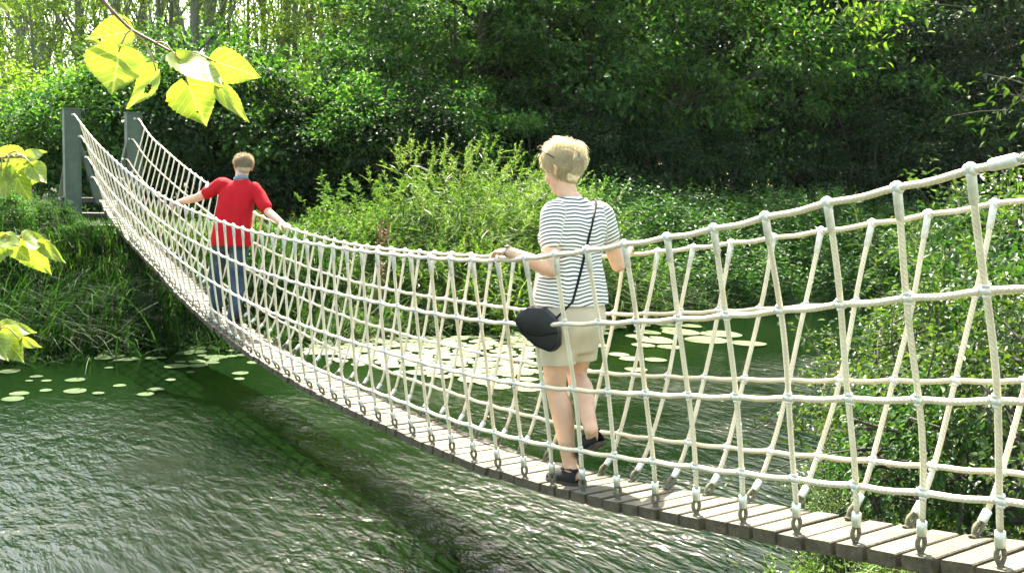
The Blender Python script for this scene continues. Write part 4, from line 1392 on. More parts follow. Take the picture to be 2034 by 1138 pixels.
def stems(mb, P, Hs, rng, nl, leafL, leafW, leanv, six=False, plume=False, thick=0.004, spread=0.14):
    """upright stems set with leaves in pairs up to the tip"""
    n = len(P)
    leanv = leanv + rng.normal(0, spread, (n, 2))
    bend = rng.uniform(0.1, 0.5, n)
    T = np.linspace(0, 1, 6)
    rows = []
    for k in T:
        c = P.copy(); c[:, :2] += leanv * (Hs * (k + bend * k * k) * 0.8)[:, None]; c[:, 2] += Hs * (k - 0.25 * bend * k ** 3 * np.linalg.norm(leanv, axis=1))
        rr = thick * (1.1 - k)
        tri = np.stack([c + np.array([rr, 0, 0]), c + np.array([-rr * .5, rr * .87, 0]), c + np.array([-rr * .5, -rr * .87, 0])], 1)
        rows.append(tri)
    V = np.stack(rows, 1).reshape(-1, 3)
    b0 = np.arange(n)[:, None, None] * 18; k = np.arange(5)[None, :, None] * 3; j = np.arange(3)[None, None]; j2 = (j + 1) % 3
    F = np.stack([b0 + k + j, b0 + k + j2, b0 + k + 3 + j2, b0 + k + 3 + j], -1).reshape(-1, 4)
    mb.add(V, [F])
    m = n * nl
    si = np.repeat(np.arange(n), nl)
    t = np.tile(np.linspace(0.16, 1.0, nl), n) + rng.normal(0, 0.02, m)
    a = np.tile(np.arange(nl) * 2.4, n) + np.repeat(rng.random(n) * 6.28, nl)
    c = P[si].copy(); c[:, :2] += leanv[si] * (Hs[si] * (t + bend[si] * t * t) * 0.8)[:, None]
    c[:, 2] += Hs[si] * (t - 0.25 * bend[si] * t ** 3 * np.linalg.norm(leanv[si], axis=1))
    D = np.stack([np.cos(a), np.sin(a), rng.uniform(-0.35, 0.55, m) + (t - .5) * .5], -1)
    Nn = np.stack([-np.cos(a) * .4, -np.sin(a) * .4, np.ones(m)], -1) + rng.normal(0, .35, (m, 3))
    L = leafL * rng.uniform(0.6, 1.2, m) * (1.15 - 0.75 * np.abs(t - 0.45))
    leaf_cloud(mb, c, D, Nn, L, L * leafW, 0.15, six)
    if plume:
        q = 40
        si = np.repeat(np.arange(n), q); t = 0.90 + rng.random(n * q) * 0.20
        c = P[si].copy(); c[:, :2] += leanv[si] * (Hs[si] * (t + bend[si] * t * t) * 0.8)[:, None]; c[:, 2] += Hs[si] * (t - 0.25 * bend[si] * t ** 3 * np.linalg.norm(leanv[si], axis=1))
        D = rnd_dir(rng, n * q) * .7 + np.array([0, 0, .6]); D[:, :2] += leanv[si]
        L = rng.uniform(0.03, 0.075, n * q)
        leaf_cloud(mb, c, D, rnd_dir(rng, n * q), L, L * 0.28, 0.1)


rv = np.random.default_rng(2024)


def zone(n, xr, yr, fn=None):
    P = np.stack([rv.uniform(*xr, n), rv.uniform(*yr, n), np.zeros(n)], -1)
    if fn is not None:
        P = P[fn(P)]
    P[:, 2] = hgt(P[:, 0], P[:, 1]) - 0.01
    return P


# long grass hanging over the far bank (left of the bridge and under it)
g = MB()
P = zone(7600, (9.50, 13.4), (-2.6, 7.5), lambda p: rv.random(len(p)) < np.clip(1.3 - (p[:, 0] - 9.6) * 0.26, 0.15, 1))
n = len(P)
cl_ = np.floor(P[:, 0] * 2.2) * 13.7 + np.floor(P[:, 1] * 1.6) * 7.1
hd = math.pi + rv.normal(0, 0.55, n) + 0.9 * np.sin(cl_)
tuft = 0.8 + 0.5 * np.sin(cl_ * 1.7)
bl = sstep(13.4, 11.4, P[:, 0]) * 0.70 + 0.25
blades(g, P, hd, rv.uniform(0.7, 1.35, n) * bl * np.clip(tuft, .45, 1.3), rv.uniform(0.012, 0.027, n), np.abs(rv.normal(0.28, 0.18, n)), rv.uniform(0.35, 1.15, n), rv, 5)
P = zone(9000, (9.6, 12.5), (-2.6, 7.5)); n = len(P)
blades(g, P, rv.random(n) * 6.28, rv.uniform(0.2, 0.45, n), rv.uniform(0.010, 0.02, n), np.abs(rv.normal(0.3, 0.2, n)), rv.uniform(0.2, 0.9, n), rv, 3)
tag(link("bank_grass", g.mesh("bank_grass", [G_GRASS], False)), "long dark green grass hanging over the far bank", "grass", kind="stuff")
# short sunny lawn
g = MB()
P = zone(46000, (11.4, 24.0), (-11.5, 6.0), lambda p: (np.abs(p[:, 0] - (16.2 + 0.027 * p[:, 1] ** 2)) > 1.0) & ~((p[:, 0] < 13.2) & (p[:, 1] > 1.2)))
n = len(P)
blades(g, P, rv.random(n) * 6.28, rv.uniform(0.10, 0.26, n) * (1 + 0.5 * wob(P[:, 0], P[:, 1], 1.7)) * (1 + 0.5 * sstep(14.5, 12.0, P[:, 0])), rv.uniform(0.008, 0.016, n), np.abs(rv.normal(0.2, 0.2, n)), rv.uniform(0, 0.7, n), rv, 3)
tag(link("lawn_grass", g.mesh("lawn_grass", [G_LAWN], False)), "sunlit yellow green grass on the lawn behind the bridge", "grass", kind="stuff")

# sunlit tall weeds in the middle, behind the low point of the bridge
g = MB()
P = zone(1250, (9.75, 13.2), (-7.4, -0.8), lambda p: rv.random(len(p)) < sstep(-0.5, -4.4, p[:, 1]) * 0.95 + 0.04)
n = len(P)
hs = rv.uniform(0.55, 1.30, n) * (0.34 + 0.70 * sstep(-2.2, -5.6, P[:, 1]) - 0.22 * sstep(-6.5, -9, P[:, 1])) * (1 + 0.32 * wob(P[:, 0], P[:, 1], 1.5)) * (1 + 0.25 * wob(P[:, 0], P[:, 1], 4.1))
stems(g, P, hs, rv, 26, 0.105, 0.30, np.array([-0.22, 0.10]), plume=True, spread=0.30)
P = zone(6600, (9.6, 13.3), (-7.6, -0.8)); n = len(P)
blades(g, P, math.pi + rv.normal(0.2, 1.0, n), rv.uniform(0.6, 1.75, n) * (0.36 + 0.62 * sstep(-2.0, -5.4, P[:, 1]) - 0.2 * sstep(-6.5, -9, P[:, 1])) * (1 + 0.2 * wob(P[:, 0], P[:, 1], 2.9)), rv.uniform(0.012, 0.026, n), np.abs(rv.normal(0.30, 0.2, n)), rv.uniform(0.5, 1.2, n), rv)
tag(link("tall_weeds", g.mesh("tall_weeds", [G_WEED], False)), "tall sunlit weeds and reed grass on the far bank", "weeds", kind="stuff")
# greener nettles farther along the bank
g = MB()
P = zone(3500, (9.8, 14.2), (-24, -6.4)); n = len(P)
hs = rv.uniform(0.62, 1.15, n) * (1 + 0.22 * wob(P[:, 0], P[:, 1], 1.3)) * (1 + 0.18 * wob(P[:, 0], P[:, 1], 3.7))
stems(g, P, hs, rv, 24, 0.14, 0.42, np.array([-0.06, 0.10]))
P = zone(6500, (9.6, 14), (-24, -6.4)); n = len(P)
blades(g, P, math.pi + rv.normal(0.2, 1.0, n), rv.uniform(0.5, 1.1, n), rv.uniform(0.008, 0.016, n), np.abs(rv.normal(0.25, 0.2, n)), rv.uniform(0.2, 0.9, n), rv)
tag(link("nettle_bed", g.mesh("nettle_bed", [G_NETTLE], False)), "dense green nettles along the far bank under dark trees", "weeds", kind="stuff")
# feathery reed grass standing out of the weeds
g = MB()
P = zone(150, (10.0, 12.6), (-6.6, -3.6)); n = len(P)
stems(g, P, rv.uniform(1.15, 1.75, n), rv, 9, 0.36, 0.055, np.array([-0.05, -0.16]), plume=True, spread=0.18)
tag(link("reed_grass", g.mesh("reed_grass", [G_PLUME], False)), "pale feathery reed grass rising out of the sunlit weeds", "reeds", kind="stuff")
# a few single tall plants one can tell apart
def single(name, u, d, H, lm, label, lean=(0, 0), nl=34, L=0.10, W=0.34, ns=1, plume=True, spread=0.12):
    xy = gp(u, d)
    z = float(hgt(*xy))
    P = np.zeros((ns, 3)); P[:, :2] = rv.normal(0, spread, (ns, 2)) * (ns > 1)
    mb_ = MB(); stems(mb_, P, np.full(ns, H) * rv.uniform(0.8, 1.05, ns), rv, nl, L, W, np.array(lean), six=True, plume=plume, thick=0.006)
    o = link(name, mb_.mesh(name, [lm], False)); o.location = (xy[0], xy[1], z)
    return tag(o, label, "plant")


single("tall_weed", 640, 15.5, 0.95, G_WEED, "leafy upright weed standing alone at the lawn's edge beside the man", ns=4, L=.12)
single("tall_weed", 960, 12.6, 1.65, G_WEED, "pale feathery weed, tallest in the sunlit clump left of the woman's head", (-.1, -.12), ns=6, L=.11, W=.28)
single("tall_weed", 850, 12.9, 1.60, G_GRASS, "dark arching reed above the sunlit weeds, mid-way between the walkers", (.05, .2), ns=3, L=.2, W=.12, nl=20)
single("ragwort", 1005, 12.4, 1.75, G_BRIGHT, "weed with yellow flower heads just left of the woman's face", ns=2, L=.10, W=.4, nl=40)
single("tall_weed", 745, 13.2, 1.25, simple("dry_weed", (0.22, 0.12, 0.05), 0.8, 0, 0.3, 30), "dry brown weed at the left end of the sunlit clump", ns=4, L=.09, W=.3, nl=26)

# ---------------- trees and bushes
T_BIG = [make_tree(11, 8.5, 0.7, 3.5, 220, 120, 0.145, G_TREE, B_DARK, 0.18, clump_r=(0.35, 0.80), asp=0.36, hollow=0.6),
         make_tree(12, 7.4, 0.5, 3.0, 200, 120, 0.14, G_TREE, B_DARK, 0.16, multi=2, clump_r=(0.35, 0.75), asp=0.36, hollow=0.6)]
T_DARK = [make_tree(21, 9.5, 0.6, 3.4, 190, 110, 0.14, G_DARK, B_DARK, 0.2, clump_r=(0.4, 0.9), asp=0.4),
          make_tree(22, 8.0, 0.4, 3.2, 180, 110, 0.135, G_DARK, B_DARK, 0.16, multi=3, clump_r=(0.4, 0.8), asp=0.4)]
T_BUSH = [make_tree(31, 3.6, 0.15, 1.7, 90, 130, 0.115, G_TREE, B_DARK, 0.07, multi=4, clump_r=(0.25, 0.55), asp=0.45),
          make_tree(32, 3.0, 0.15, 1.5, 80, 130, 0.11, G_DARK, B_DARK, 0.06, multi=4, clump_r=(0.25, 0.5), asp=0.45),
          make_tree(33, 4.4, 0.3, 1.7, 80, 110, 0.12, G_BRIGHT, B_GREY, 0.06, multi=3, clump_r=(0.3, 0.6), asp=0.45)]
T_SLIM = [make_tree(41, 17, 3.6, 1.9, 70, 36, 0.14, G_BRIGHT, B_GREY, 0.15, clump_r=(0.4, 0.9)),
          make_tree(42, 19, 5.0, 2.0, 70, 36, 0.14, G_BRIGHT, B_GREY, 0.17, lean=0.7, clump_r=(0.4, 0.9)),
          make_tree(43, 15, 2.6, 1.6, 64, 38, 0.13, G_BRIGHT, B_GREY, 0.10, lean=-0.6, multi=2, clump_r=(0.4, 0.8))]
T_POP = [make_tree(51, 20, 1.0, 2.6, 110, 60, 0.20, leafmat("leaf_poplar", (0.07, 0.125, 0.04), (0.105, 0.17, 0.055), (0.15, 0.21, 0.08), 0.5), B_GREY, 0.2, clump_r=(0.5, 1.0))]

tr = random.Random(5)
# big broad trees on the right half, standing behind the nettles
for u, x, k, s, lab in ((800, 19.2, 1, 0.74, "broad green tree left of centre, sunlit on its upper left side"),
                        (930, 19.5, 0, 0.98, "broad tree with drooping lower boughs behind the tall weeds"),
                        (1120, 19.0, 1, 1.12, "large rounded tree behind the woman, reaching the top of the picture"),
                        (1325, 18.6, 0, 1.12, "large spreading tree right of the woman with bright leaves at the top"),
                        (1545, 18.4, 1, 1.22, "rounded tree whose right edge ends in a sunlit bough")):
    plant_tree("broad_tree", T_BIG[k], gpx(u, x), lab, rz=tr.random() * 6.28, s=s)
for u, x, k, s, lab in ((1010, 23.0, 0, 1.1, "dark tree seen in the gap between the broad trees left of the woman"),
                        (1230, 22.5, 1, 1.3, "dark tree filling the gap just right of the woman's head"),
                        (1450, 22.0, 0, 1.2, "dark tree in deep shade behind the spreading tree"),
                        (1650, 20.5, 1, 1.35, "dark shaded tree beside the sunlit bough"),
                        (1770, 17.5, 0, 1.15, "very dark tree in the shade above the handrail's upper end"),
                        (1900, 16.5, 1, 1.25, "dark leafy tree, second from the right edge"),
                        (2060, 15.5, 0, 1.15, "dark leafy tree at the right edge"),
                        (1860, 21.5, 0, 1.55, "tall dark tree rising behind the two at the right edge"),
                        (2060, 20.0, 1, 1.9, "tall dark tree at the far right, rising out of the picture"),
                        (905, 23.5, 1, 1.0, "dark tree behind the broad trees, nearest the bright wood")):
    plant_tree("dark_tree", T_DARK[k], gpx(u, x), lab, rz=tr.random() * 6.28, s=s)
for q in range(11):                                     # depth behind them
    u = 960 + q * 118 + tr.uniform(-40, 40)
    plant_tree("dark_tree", T_DARK[q % 2], gpx(u, 27 + tr.uniform(-1, 5)), "dark tree of the wood behind the broad trees, half hidden", group="dark trees at the back of the wood", rz=tr.random() * 6.28, s=tr.uniform(1.3, 1.8))
# bushes at the foot of the wood
for u, d, k, s, lab in ((235, 19.4, 0, 1.0, "dark bush directly behind the left steel post"),
                        (345, 18.6, 1, 1.05, "dark bush between the steel posts and the man"),
                        (440, 18.6, 0, 1.15, "rounded green bush behind the man's raised arm"),
                        (545, 18.3, 1, 1.05, "dark bush right behind the man"),
                        (640, 18.0, 1, 1.0, "dark bush at the back of the lawn right of the man"),
                        (720, 17.0, 0, 0.95, "green bush where the lawn meets the tall weeds"),
                        (815, 16.2, 1, 0.95, "dark bush behind the left end of the sunlit weeds"),
                        (915, 16.0, 0, 0.85, "bush with a pale arching bough behind the sunlit weeds"),
                        (1035, 15.8, 1, 0.95, "dark bush behind the woman's head"),
                        (1170, 15.6, 1, 0.9, "dark bush just right of the woman's shoulder"),
                        (1290, 15.5, 1, 0.9, "dark bush behind the nettles, below the spreading tree"),
                        (1420, 15.4, 1, 0.9, "dark bush behind the nettles above the middle of the handrail"),
                        (1560, 15.2, 1, 0.9, "dark bush behind the nettles near the sunlit bough"),
                        (1680, 15.0, 1, 1.2, "dark bush at the back of the nettles, near the upper end of the handrail"),
                        (1790, 14.8, 1, 1.3, "dark bush beyond the far rope, right of the last but one hanger top"),
                        (1900, 14.4, 1, 1.35, "dark bush behind the upper end of the near handrail"),
                        (2010, 14.2, 1, 1.4, "dark bush behind the rope ferrule at the right edge"),
                        (2120, 14.0, 1, 1.5, "dark bush cut by the right edge of the picture"),
                        (140, 21.5, 2, 0.85, "bright yellow green bush left of the steel post"),
                        (60, 20.0, 0, 0.75, "green bush at the left edge behind the path")):
    plant_tree("bush", T_BUSH[k], gpx(u, d), lab, "bush", rz=tr.random() * 6.28, s=s)
for u, d, s, lab in ((170, 27, .85, "bright sunlit shrub above the left steel post"),
                     (290, 27, .95, "bright sunlit shrub behind the hanging poplar leaves"),
                     (400, 28, .95, "bright shrub below the thick tree trunks"),
                     (500, 26.5, 1.0, "sunlit yellow green shrub right of the poplar leaves"),
                     (610, 27, 1.05, "bright airy shrub between bare trunks and broad trees"),
                     (700, 29, 1.2, "sunlit shrub touching the first broad tree")):
    plant_tree("sunlit_shrub", T_BUSH[2], gp(u, d), lab, "bush", rz=tr.random() * 6.28, s=s)
for u, d, k, s, lab in ((95, 12.8, 0, 0.17, "low ferny shrub at the foot of the left steel post"),
                        (165, 12.4, 0, 0.13, "small dark shrub hiding the foot of the left steel post, by the deck"),
                        (20, 13.2, 0, 0.22, "low green shrub at the left edge on the grass bank"),
                        (-30, 12.0, 0, 0.24, "dark shrub on the grass bank cut by the left edge")):
    plant_tree("low_shrub", T_BUSH[k], gp(u, d), lab, "shrub", rz=tr.random() * 6.28, s=s * 1.15, sz=s)
T_YOUNG = [make_tree(81, 9.0, 0.9, 1.9, 80, 60, 0.13, G_BRIGHT, B_GREY, 0.07, clump_r=(0.35, 0.7), asp=0.45),
           make_tree(82, 8.0, 0.7, 1.6, 70, 60, 0.125, G_BRIGHT, B_GREY, 0.06, multi=2, lean=0.5, clump_r=(0.35, 0.7), asp=0.45)]
for q, (u, d, s, lab) in enumerate(((70, 30, .9, "young leafy tree glowing in the sun at the far left of the wood"), (185, 32, .85, "young sunlit tree above the left steel post"),
                     (560, 31, .8, "young airy tree with a thin dark stem in the bright wood"), (665, 30, 1.0, "young airy tree just left of the broad green trees"),
                     (-30, 34, 1.0, "young pale tree cut by the left edge of the picture"), (740, 32, 1.1, "young tree rising behind the first broad green tree"))):
    plant_tree("young_tree", T_YOUNG[q % 2], gp(u, d), lab, rz=tr.random() * 6.28, s=s)
# the bright wood: slim trunks
for q, (u, d) in enumerate(((150, 33), (240, 35), (318, 34), (392, 31), (420, 33), (468, 37), (520, 38), (565, 36), (600, 33), (650, 39), (690, 38), (735, 34), (795, 31), (812, 36), (760, 41),
                            (345, 41), (280, 43), (540, 44), (630, 46), (850, 40), (205, 44), (440, 46), (90, 38), (700, 48), (580, 50), (380, 50), (480, 52), (250, 52))):
    plant_tree("slim_tree", T_SLIM[q % 3], gp(u, d), "slim bare trunked tree in the bright wood at the top of the picture", group="slim trees of the bright wood", rz=tr.random() * 6.28, s=tr.uniform(0.9, 1.15))
for q, (u, d) in enumerate(((-40, 52), (45, 50), (120, 55), (-140, 56), (10, 62), (-80, 68), (300, 72), (600, 74))):
    plant_tree("poplar", T_POP[0], gp(u, d), "pale hazy poplar in the far distance behind the bright wood", group="far pale poplars", rz=tr.random() * 6.28, s=tr.uniform(0.85, 1.1))
# no trees shade the left bank; its shade is in the grass colour
# ---------------- near bank: shrubs over the water on the right
S_WIL = [make_tree(61, 1.55, 0.1, 0.75, 84, 52, 0.046, G_SHRUB, B_DARK, 0.022, multi=5, clump_r=(0.08, 0.22), six=True, asp=0.8, hollow=0.2),
         make_tree(62, 1.35, 0.05, 0.65, 74, 50, 0.042, G_SHRUB, B_DARK, 0.02, multi=5, clump_r=(0.08, 0.22), six=True, asp=0.8, hollow=0.2),
         make_tree(63, 1.2, 0.05, 0.6, 66, 50, 0.048, G_NETTLE, B_DARK, 0.02, multi=4, clump_r=(0.08, 0.22), six=True, asp=0.8, hollow=0.2)]
for u, d, k, s, lab in ((1800, 5.2, 1, 0.60, "leafy shrub leaning over the water behind the lower net ropes"),
                        (1885, 4.5, 2, 0.72, "darker shrub directly behind the planks at the lower right"),
                        (1930, 5.6, 0, 0.85, "bright shrub behind the middle net ropes near the right edge"),
                        (2040, 4.4, 1, 0.95, "shrub behind the ropes at the right edge, closest to the planks"),
                        (2050, 5.6, 2, 1.15, "darker tall shrub at the right edge behind the net"),
                        (1790, 6.6, 0, 0.78, "light tipped shrub beyond the bridge where pond and bank meet"),
                        (1700, 5.6, 1, 0.42, "small wispy shrub standing farthest out over the dark water"),
                        (1690, 4.3, 1, 0.34, "small low shrub just behind the far edge of the planks"),
                        (1940, 7.2, 2, 1.15, "green shrub behind the far handrail at the right")):
    r_ = plant_tree("shrub", S_WIL[k], gp(u, d), lab, "shrub", rz=tr.random() * 6.28, s=s)
    r_.location.z = max(r_.location.z, -0.50)
for u, d, s, k in ((2080, 7.5, 1.5, 2), (2000, 9.0, 1.35, 0), (2200, 8.0, 1.7, 1), (1900, 9.6, 1.0, 1)):
    r_ = plant_tree("shrub", S_WIL[k], gp(u, d), "taller shrub at the back of the near bank by the right edge", "shrub", group="tall shrubs at the back of the near bank", rz=tr.random() * 6.28, s=s)
    r_.location.z = max(r_.location.z, -0.50)
for u, d, H, lab in ((1815, 6.4, 1.75, "tall slender willowherb with narrow pale leaves right of the handrail hangers"),
                     (1925, 5.6, 1.70, "narrow leaved willowherb between the last two near hangers"),
                     (2005, 5.2, 1.75, "narrow leaved willowherb at the right edge of the picture")):
    o = single("willowherb", u, d, H, G_SHRUB, lab, ns=4, L=.13, W=.20, nl=30, spread=.10)
# near bank ground plants
g = MB()
P = np.stack([rv.uniform(-0.5, 4.2, 9000), rv.uniform(-6.5, 2.4, 9000), np.zeros(9000)], -1)
P[:, 2] = hgt(P[:, 0], P[:, 1])
P = P[P[:, 2] > -0.5]; n = len(P)
blades(g, P, rv.random(n) * 6.28, rv.uniform(0.10, 0.34, n), rv.uniform(0.004, 0.009, n), np.abs(rv.normal(0.3, 0.25, n)), rv.uniform(0.1, 0.9, n), rv)
P2 = P[rv.random(n) < 0.10]
stems(g, P2, rv.uniform(0.10, 0.30, len(P2)), rv, 12, 0.055, 0.45, np.array([0.05, 0.05]), thick=0.002)
tag(link("near_bank_plants", g.mesh("near_bank_plants", [G_LAWN], False)), "low grass and herbs on the near bank under the bridge", "grass", kind="stuff")
# yellow flower at the water's edge
fx_, fy_, fz_ = at(1463, 1112, z=-0.30)
fr_ = empty("yellow_flower", (fx_, fy_, -0.46))
tag(fr_, "small plant with a yellow flower head at the water's edge below the planks", "flower")
mb_ = MB(); stems(mb_, np.array([[0, 0, 0], [0.03, 0.01, 0]]), np.array([0.30, 0.22]), rv, 12, 0.05, 0.4, np.array([0.0, 0.02]), six=True, thick=0.003)
o = bpy.data.objects.new("stem", mb_.mesh("stem", [G_SHRUB], False)); COL.objects.link(o); o.parent = fr_
mb_ = MB(); q = rnd_dir(rv, 60); q[:, 2] = np.abs(q[:, 2])
leaf_cloud(mb_, np.tile([0.0, 0.0, 0.29], (60, 1)) + q * 0.012, q, rnd_dir(rv, 60), np.full(60, 0.022), np.full(60, 0.010))
o = bpy.data.objects.new("blossom", mb_.mesh("blossom", [simple("yellow_petal", (0.75, 0.52, 0.02), 0.6)], False)); COL.objects.link(o); o.parent = fr_

# bough reaching in at the top right corner
def bough(name, label, p0, p1, nl, size, lm, sag=0.1, r0=0.008, spread=0.1, cat="branch"):
    rng = np.random.default_rng(int(abs(p0[0] * 1000)) % 9999)
    p0, p1 = np.array(p0), np.array(p1)
    ts = np.linspace(0, 1, 9)
    tp = np.array([p0 + (p1 - p0) * t + np.array([0, 0, -sag * t * t]) + 0.03 * np.array([math.sin(t * 7), math.cos(t * 5), math.sin(t * 9)]) * t for t in ts])
    r_ = empty(name, p0.tolist()); tag(r_, label, cat)
    V, F, UV = tube(tp, list(r0 * (1.1 - ts)), 7)
    wood = MB().add(V, F)
    t = rng.random(nl) ** 0.8
    c = np.stack([np.interp(t, ts, tp[:, k]) for k in range(3)], -1) + rng.normal(0, spread, (nl, 3)) * (0.3 + t[:, None])
    for q in range(min(14, nl // 6)):
        k = rng.integers(nl); a = np.array([np.interp(t[k] * .9, ts, tp[:, m]) for m in range(3)])
        wood.add(*tube([a, (a + c[k]) / 2 + (0, 0, .01), c[k]], [r0 * .4, r0 * .3, r0 * .12], 5, cap=False))
    link("twig", wood.mesh("twig", [B_DARK]), r_)
    D = rnd_dir(rng, nl) + norm(p1 - p0) * 0.6 - np.array([0, 0, .3])
    Nn = rnd_dir(rng, nl) * .6 + np.array([0, 0, .8])
    L = size * rng.uniform(.6, 1.2, nl)
    mb_ = MB(); leaf_cloud(mb_, c, D, Nn, L, L * .5, .15, True)
    link("foliage", mb_.mesh("foliage", [lm], False), r_)


bough("overhanging_branch", "leafy branch hanging in from the right edge above the rope end", at(2150, 60, d=5.0), at(1985, 215, d=5.2), 140, 0.055, G_SHRUB, .1)
bough("overhanging_branch", "sunlit branch dipping in at the top edge right of the big trees", at(1640, -90, d=9), at(1760, 25, d=9.5), 260, 0.08, G_BRIGHT, .1, .014, .22)

bough("willow_shoot", "wispy willow shoot leaning out over the water from the right hand shrubs", at(1720, 800, d=5.6), at(1560, 640, d=6.0), 46, 0.055, G_SHRUB, .0, .006, .05)
bough("willow_shoot", "drooping willow shoot with light leaves behind the lower net ropes", at(1690, 860, d=4.7), at(1500, 830, d=5.0), 50, 0.05, G_SHRUB, .05, .006, .05)
bough("dry_twig", "thin pale twig with few leaves reaching over the water behind the deck", at(1720, 890, d=4.4), at(1370, 955, d=4.5), 12, 0.035, G_SHRUB, .0, .005, .04)

# ---------------- poplar leaves close to the camera
def poplar_mat():
    m, nt, b = mat("poplar_leaf")
    tc = N(nt, "ShaderNodeTexCoord"); sp = N(nt, "ShaderNodeSeparateXYZ"); nt.links.new(tc.outputs["UV"], sp.inputs[0])
    # side veins: |x| runs out from the midrib while y climbs
    ab = N(nt, "ShaderNodeMath", operation='ABSOLUTE'); nt.links.new(sp.outputs[0], ab.inputs[0])
    v1 = N(nt, "ShaderNodeMath", operation='MULTIPLY_ADD'); v1.inputs[1].default_value = -0.75
    nt.links.new(ab.outputs[0], v1.inputs[0]); nt.links.new(sp.outputs[1], v1.inputs[2])
    v2 = N(nt, "ShaderNodeMath", operation='MULTIPLY'); v2.inputs[1].default_value = 6.0; nt.links.new(v1.outputs[0], v2.inputs[0])
    v3 = N(nt, "ShaderNodeMath", operation='PINGPONG'); v3.inputs[1].default_value = 0.5; nt.links.new(v2.outputs[0], v3.inputs[0])
    lt = N(nt, "ShaderNodeMath", operation='LESS_THAN'); lt.inputs[1].default_value = 0.045; nt.links.new(v3.outputs[0], lt.inputs[0])
    mid = N(nt, "ShaderNodeMath", operation='LESS_THAN'); mid.inputs[1].default_value = 0.018; nt.links.new(ab.outputs[0], mid.inputs[0])
    mx_ = N(nt, "ShaderNodeMath", operation='MAXIMUM'); nt.links.new(lt.outputs[0], mx_.inputs[0]); nt.links.new(mid.outputs[0], mx_.inputs[1])
    nz = N(nt, "ShaderNodeTexNoise", i_Scale=60.0, i_Detail=5.0); nt.links.new(tc.outputs["Object"], nz.inputs["Vector"])
    r = ramp(nt, [(0.3, (0.125, 0.185, 0.022)), (0.62, (0.185, 0.240, 0.030)), (0.78, (0.22, 0.22, 0.035))])
    nt.links.new(nz.outputs["Fac"], r.inputs[0])
    mx = N(nt, "ShaderNodeMix", data_type='RGBA'); nt.links.new(mx_.outputs[0], mx.inputs[0])
    nt.links.new(r.outputs[0], mx.inputs[6]); mx.inputs[7].default_value = (0.30, 0.34, 0.10, 1)
    nt.links.new(mx.outputs[2], b.inputs["Base Color"])
    b.inputs["Roughness"].default_value = 0.38
    t = N(nt, "ShaderNodeBsdfTranslucent")
    m2 = N(nt, "ShaderNodeMix", data_type='RGBA', blend_type='MULTIPLY'); m2.inputs[0].default_value = 1
    nt.links.new(mx.outputs[2], m2.inputs[6]); m2.inputs[7].default_value = (1.75, 1.75, 0.8, 1)
    nt.links.new(m2.outputs[2], t.inputs["Color"])
    ms = N(nt, "ShaderNodeMixShader"); ms.inputs[0].default_value = 0.55
    nt.links.new(b.outputs[0], ms.inputs[1]); nt.links.new(t.outputs[0], ms.inputs[2])
    nt.links.new(ms.outputs[0], nt.nodes["Material Output"].inputs["Surface"])
    bp = N(nt, "ShaderNodeBump", i_Strength=0.5, i_Distance=0.001)
    nt.links.new(mx_.outputs[0], bp.inputs["Height"]); nt.links.new(bp.outputs[0], b.inputs["Normal"])
    return m


M_POP = poplar_mat()
M_TWIG = simple("red_brown_twig", (0.13, 0.055, 0.035), 0.6, 0, 0.3, 80)
M_PET = simple("petiole", (0.26, 0.19, 0.06), 0.5, 0, 0.2, 80)


def poplar_leaf(parent, b_px, t_px, hw, d, seed, tilt=0.0, curl=0.3, dd=0.0, hole=None, node=None):
    """one broad pointed leaf from its stalk end to its tip"""
    rng = np.random.default_rng(seed)
    B = at(*b_px, d=d); T = at(*t_px, d=d + dd)
    D = T - B; L = np.linalg.norm(D); D /= L
    S = norm(np.cross(D, F_)); Nn = norm(np.cross(S, D))
    S2 = S * math.cos(tilt) + Nn * math.sin(tilt); Nn = np.cross(S2, D) * 1.0; S = S2
    W = hw * d / FPX / max(math.cos(tilt), 0.3)
    nr, nc = 27, 19
    V, UV, F = [], [], []
    prof_t = [0, .03, .10, .22, .36, .52, .68, .80, .90, .96, 1]
    prof_w = [.10, .46, .82, 1.0, .96, .80, .56, .34, .15, .06, .004]
    for r in range(nr):
        t = r / (nr - 1)
        w = np.interp(t, prof_t, prof_w) * W
        jag = 1 + (0.05 * math.sin(r * 2.6 + seed)) * (0.1 < t < 0.92)
        for c in range(nc):
            s = (c / (nc - 1)) * 2 - 1
            back = -0.09 * L * (abs(s) ** 1.5) * max(0, 1 - t * 3.0)      # heart-shaped base
            bow = curl * L * (0.30 * t * t - 0.05) + 0.16 * W * s * s * (1.4 - t) + 0.02 * L * math.sin(t * 9 + s * 4 + seed)
            V.append(B + D * (L * t + back) + S * (w * s * jag) - Nn * bow)
            UV.append((s * w / W * 0.5, t))
            if r and c:
                a = r * nc + c
                tc_, sc_ = (r - .5) / (nr - 1), ((c - .5) / (nc - 1)) * 2 - 1
                if hole and any((tc_ - h[0]) ** 2 / h[2] ** 2 + (sc_ - h[1]) ** 2 / h[3] ** 2 < 1 for h in hole):
                    continue
                F.append((a - nc - 1, a - nc, a, a - 1))
    o = link("leaf", mesh_np("leaf", V, [np.array(F)], [M_POP], True, UV), parent)
    if node is not None:
        Q = at(*node, d=d)
        mid = (Q + B) / 2 + U_ * 0.008
        V, F, _ = tube([Q, Q * .5 + mid * .5 + U_ * 0.002, mid, mid * .4 + B * .6, B + D * L * 0.05], 0.0011, 7)
        link("stalk", MB().add(V, F).mesh("stalk", [M_PET]), o)
    return o


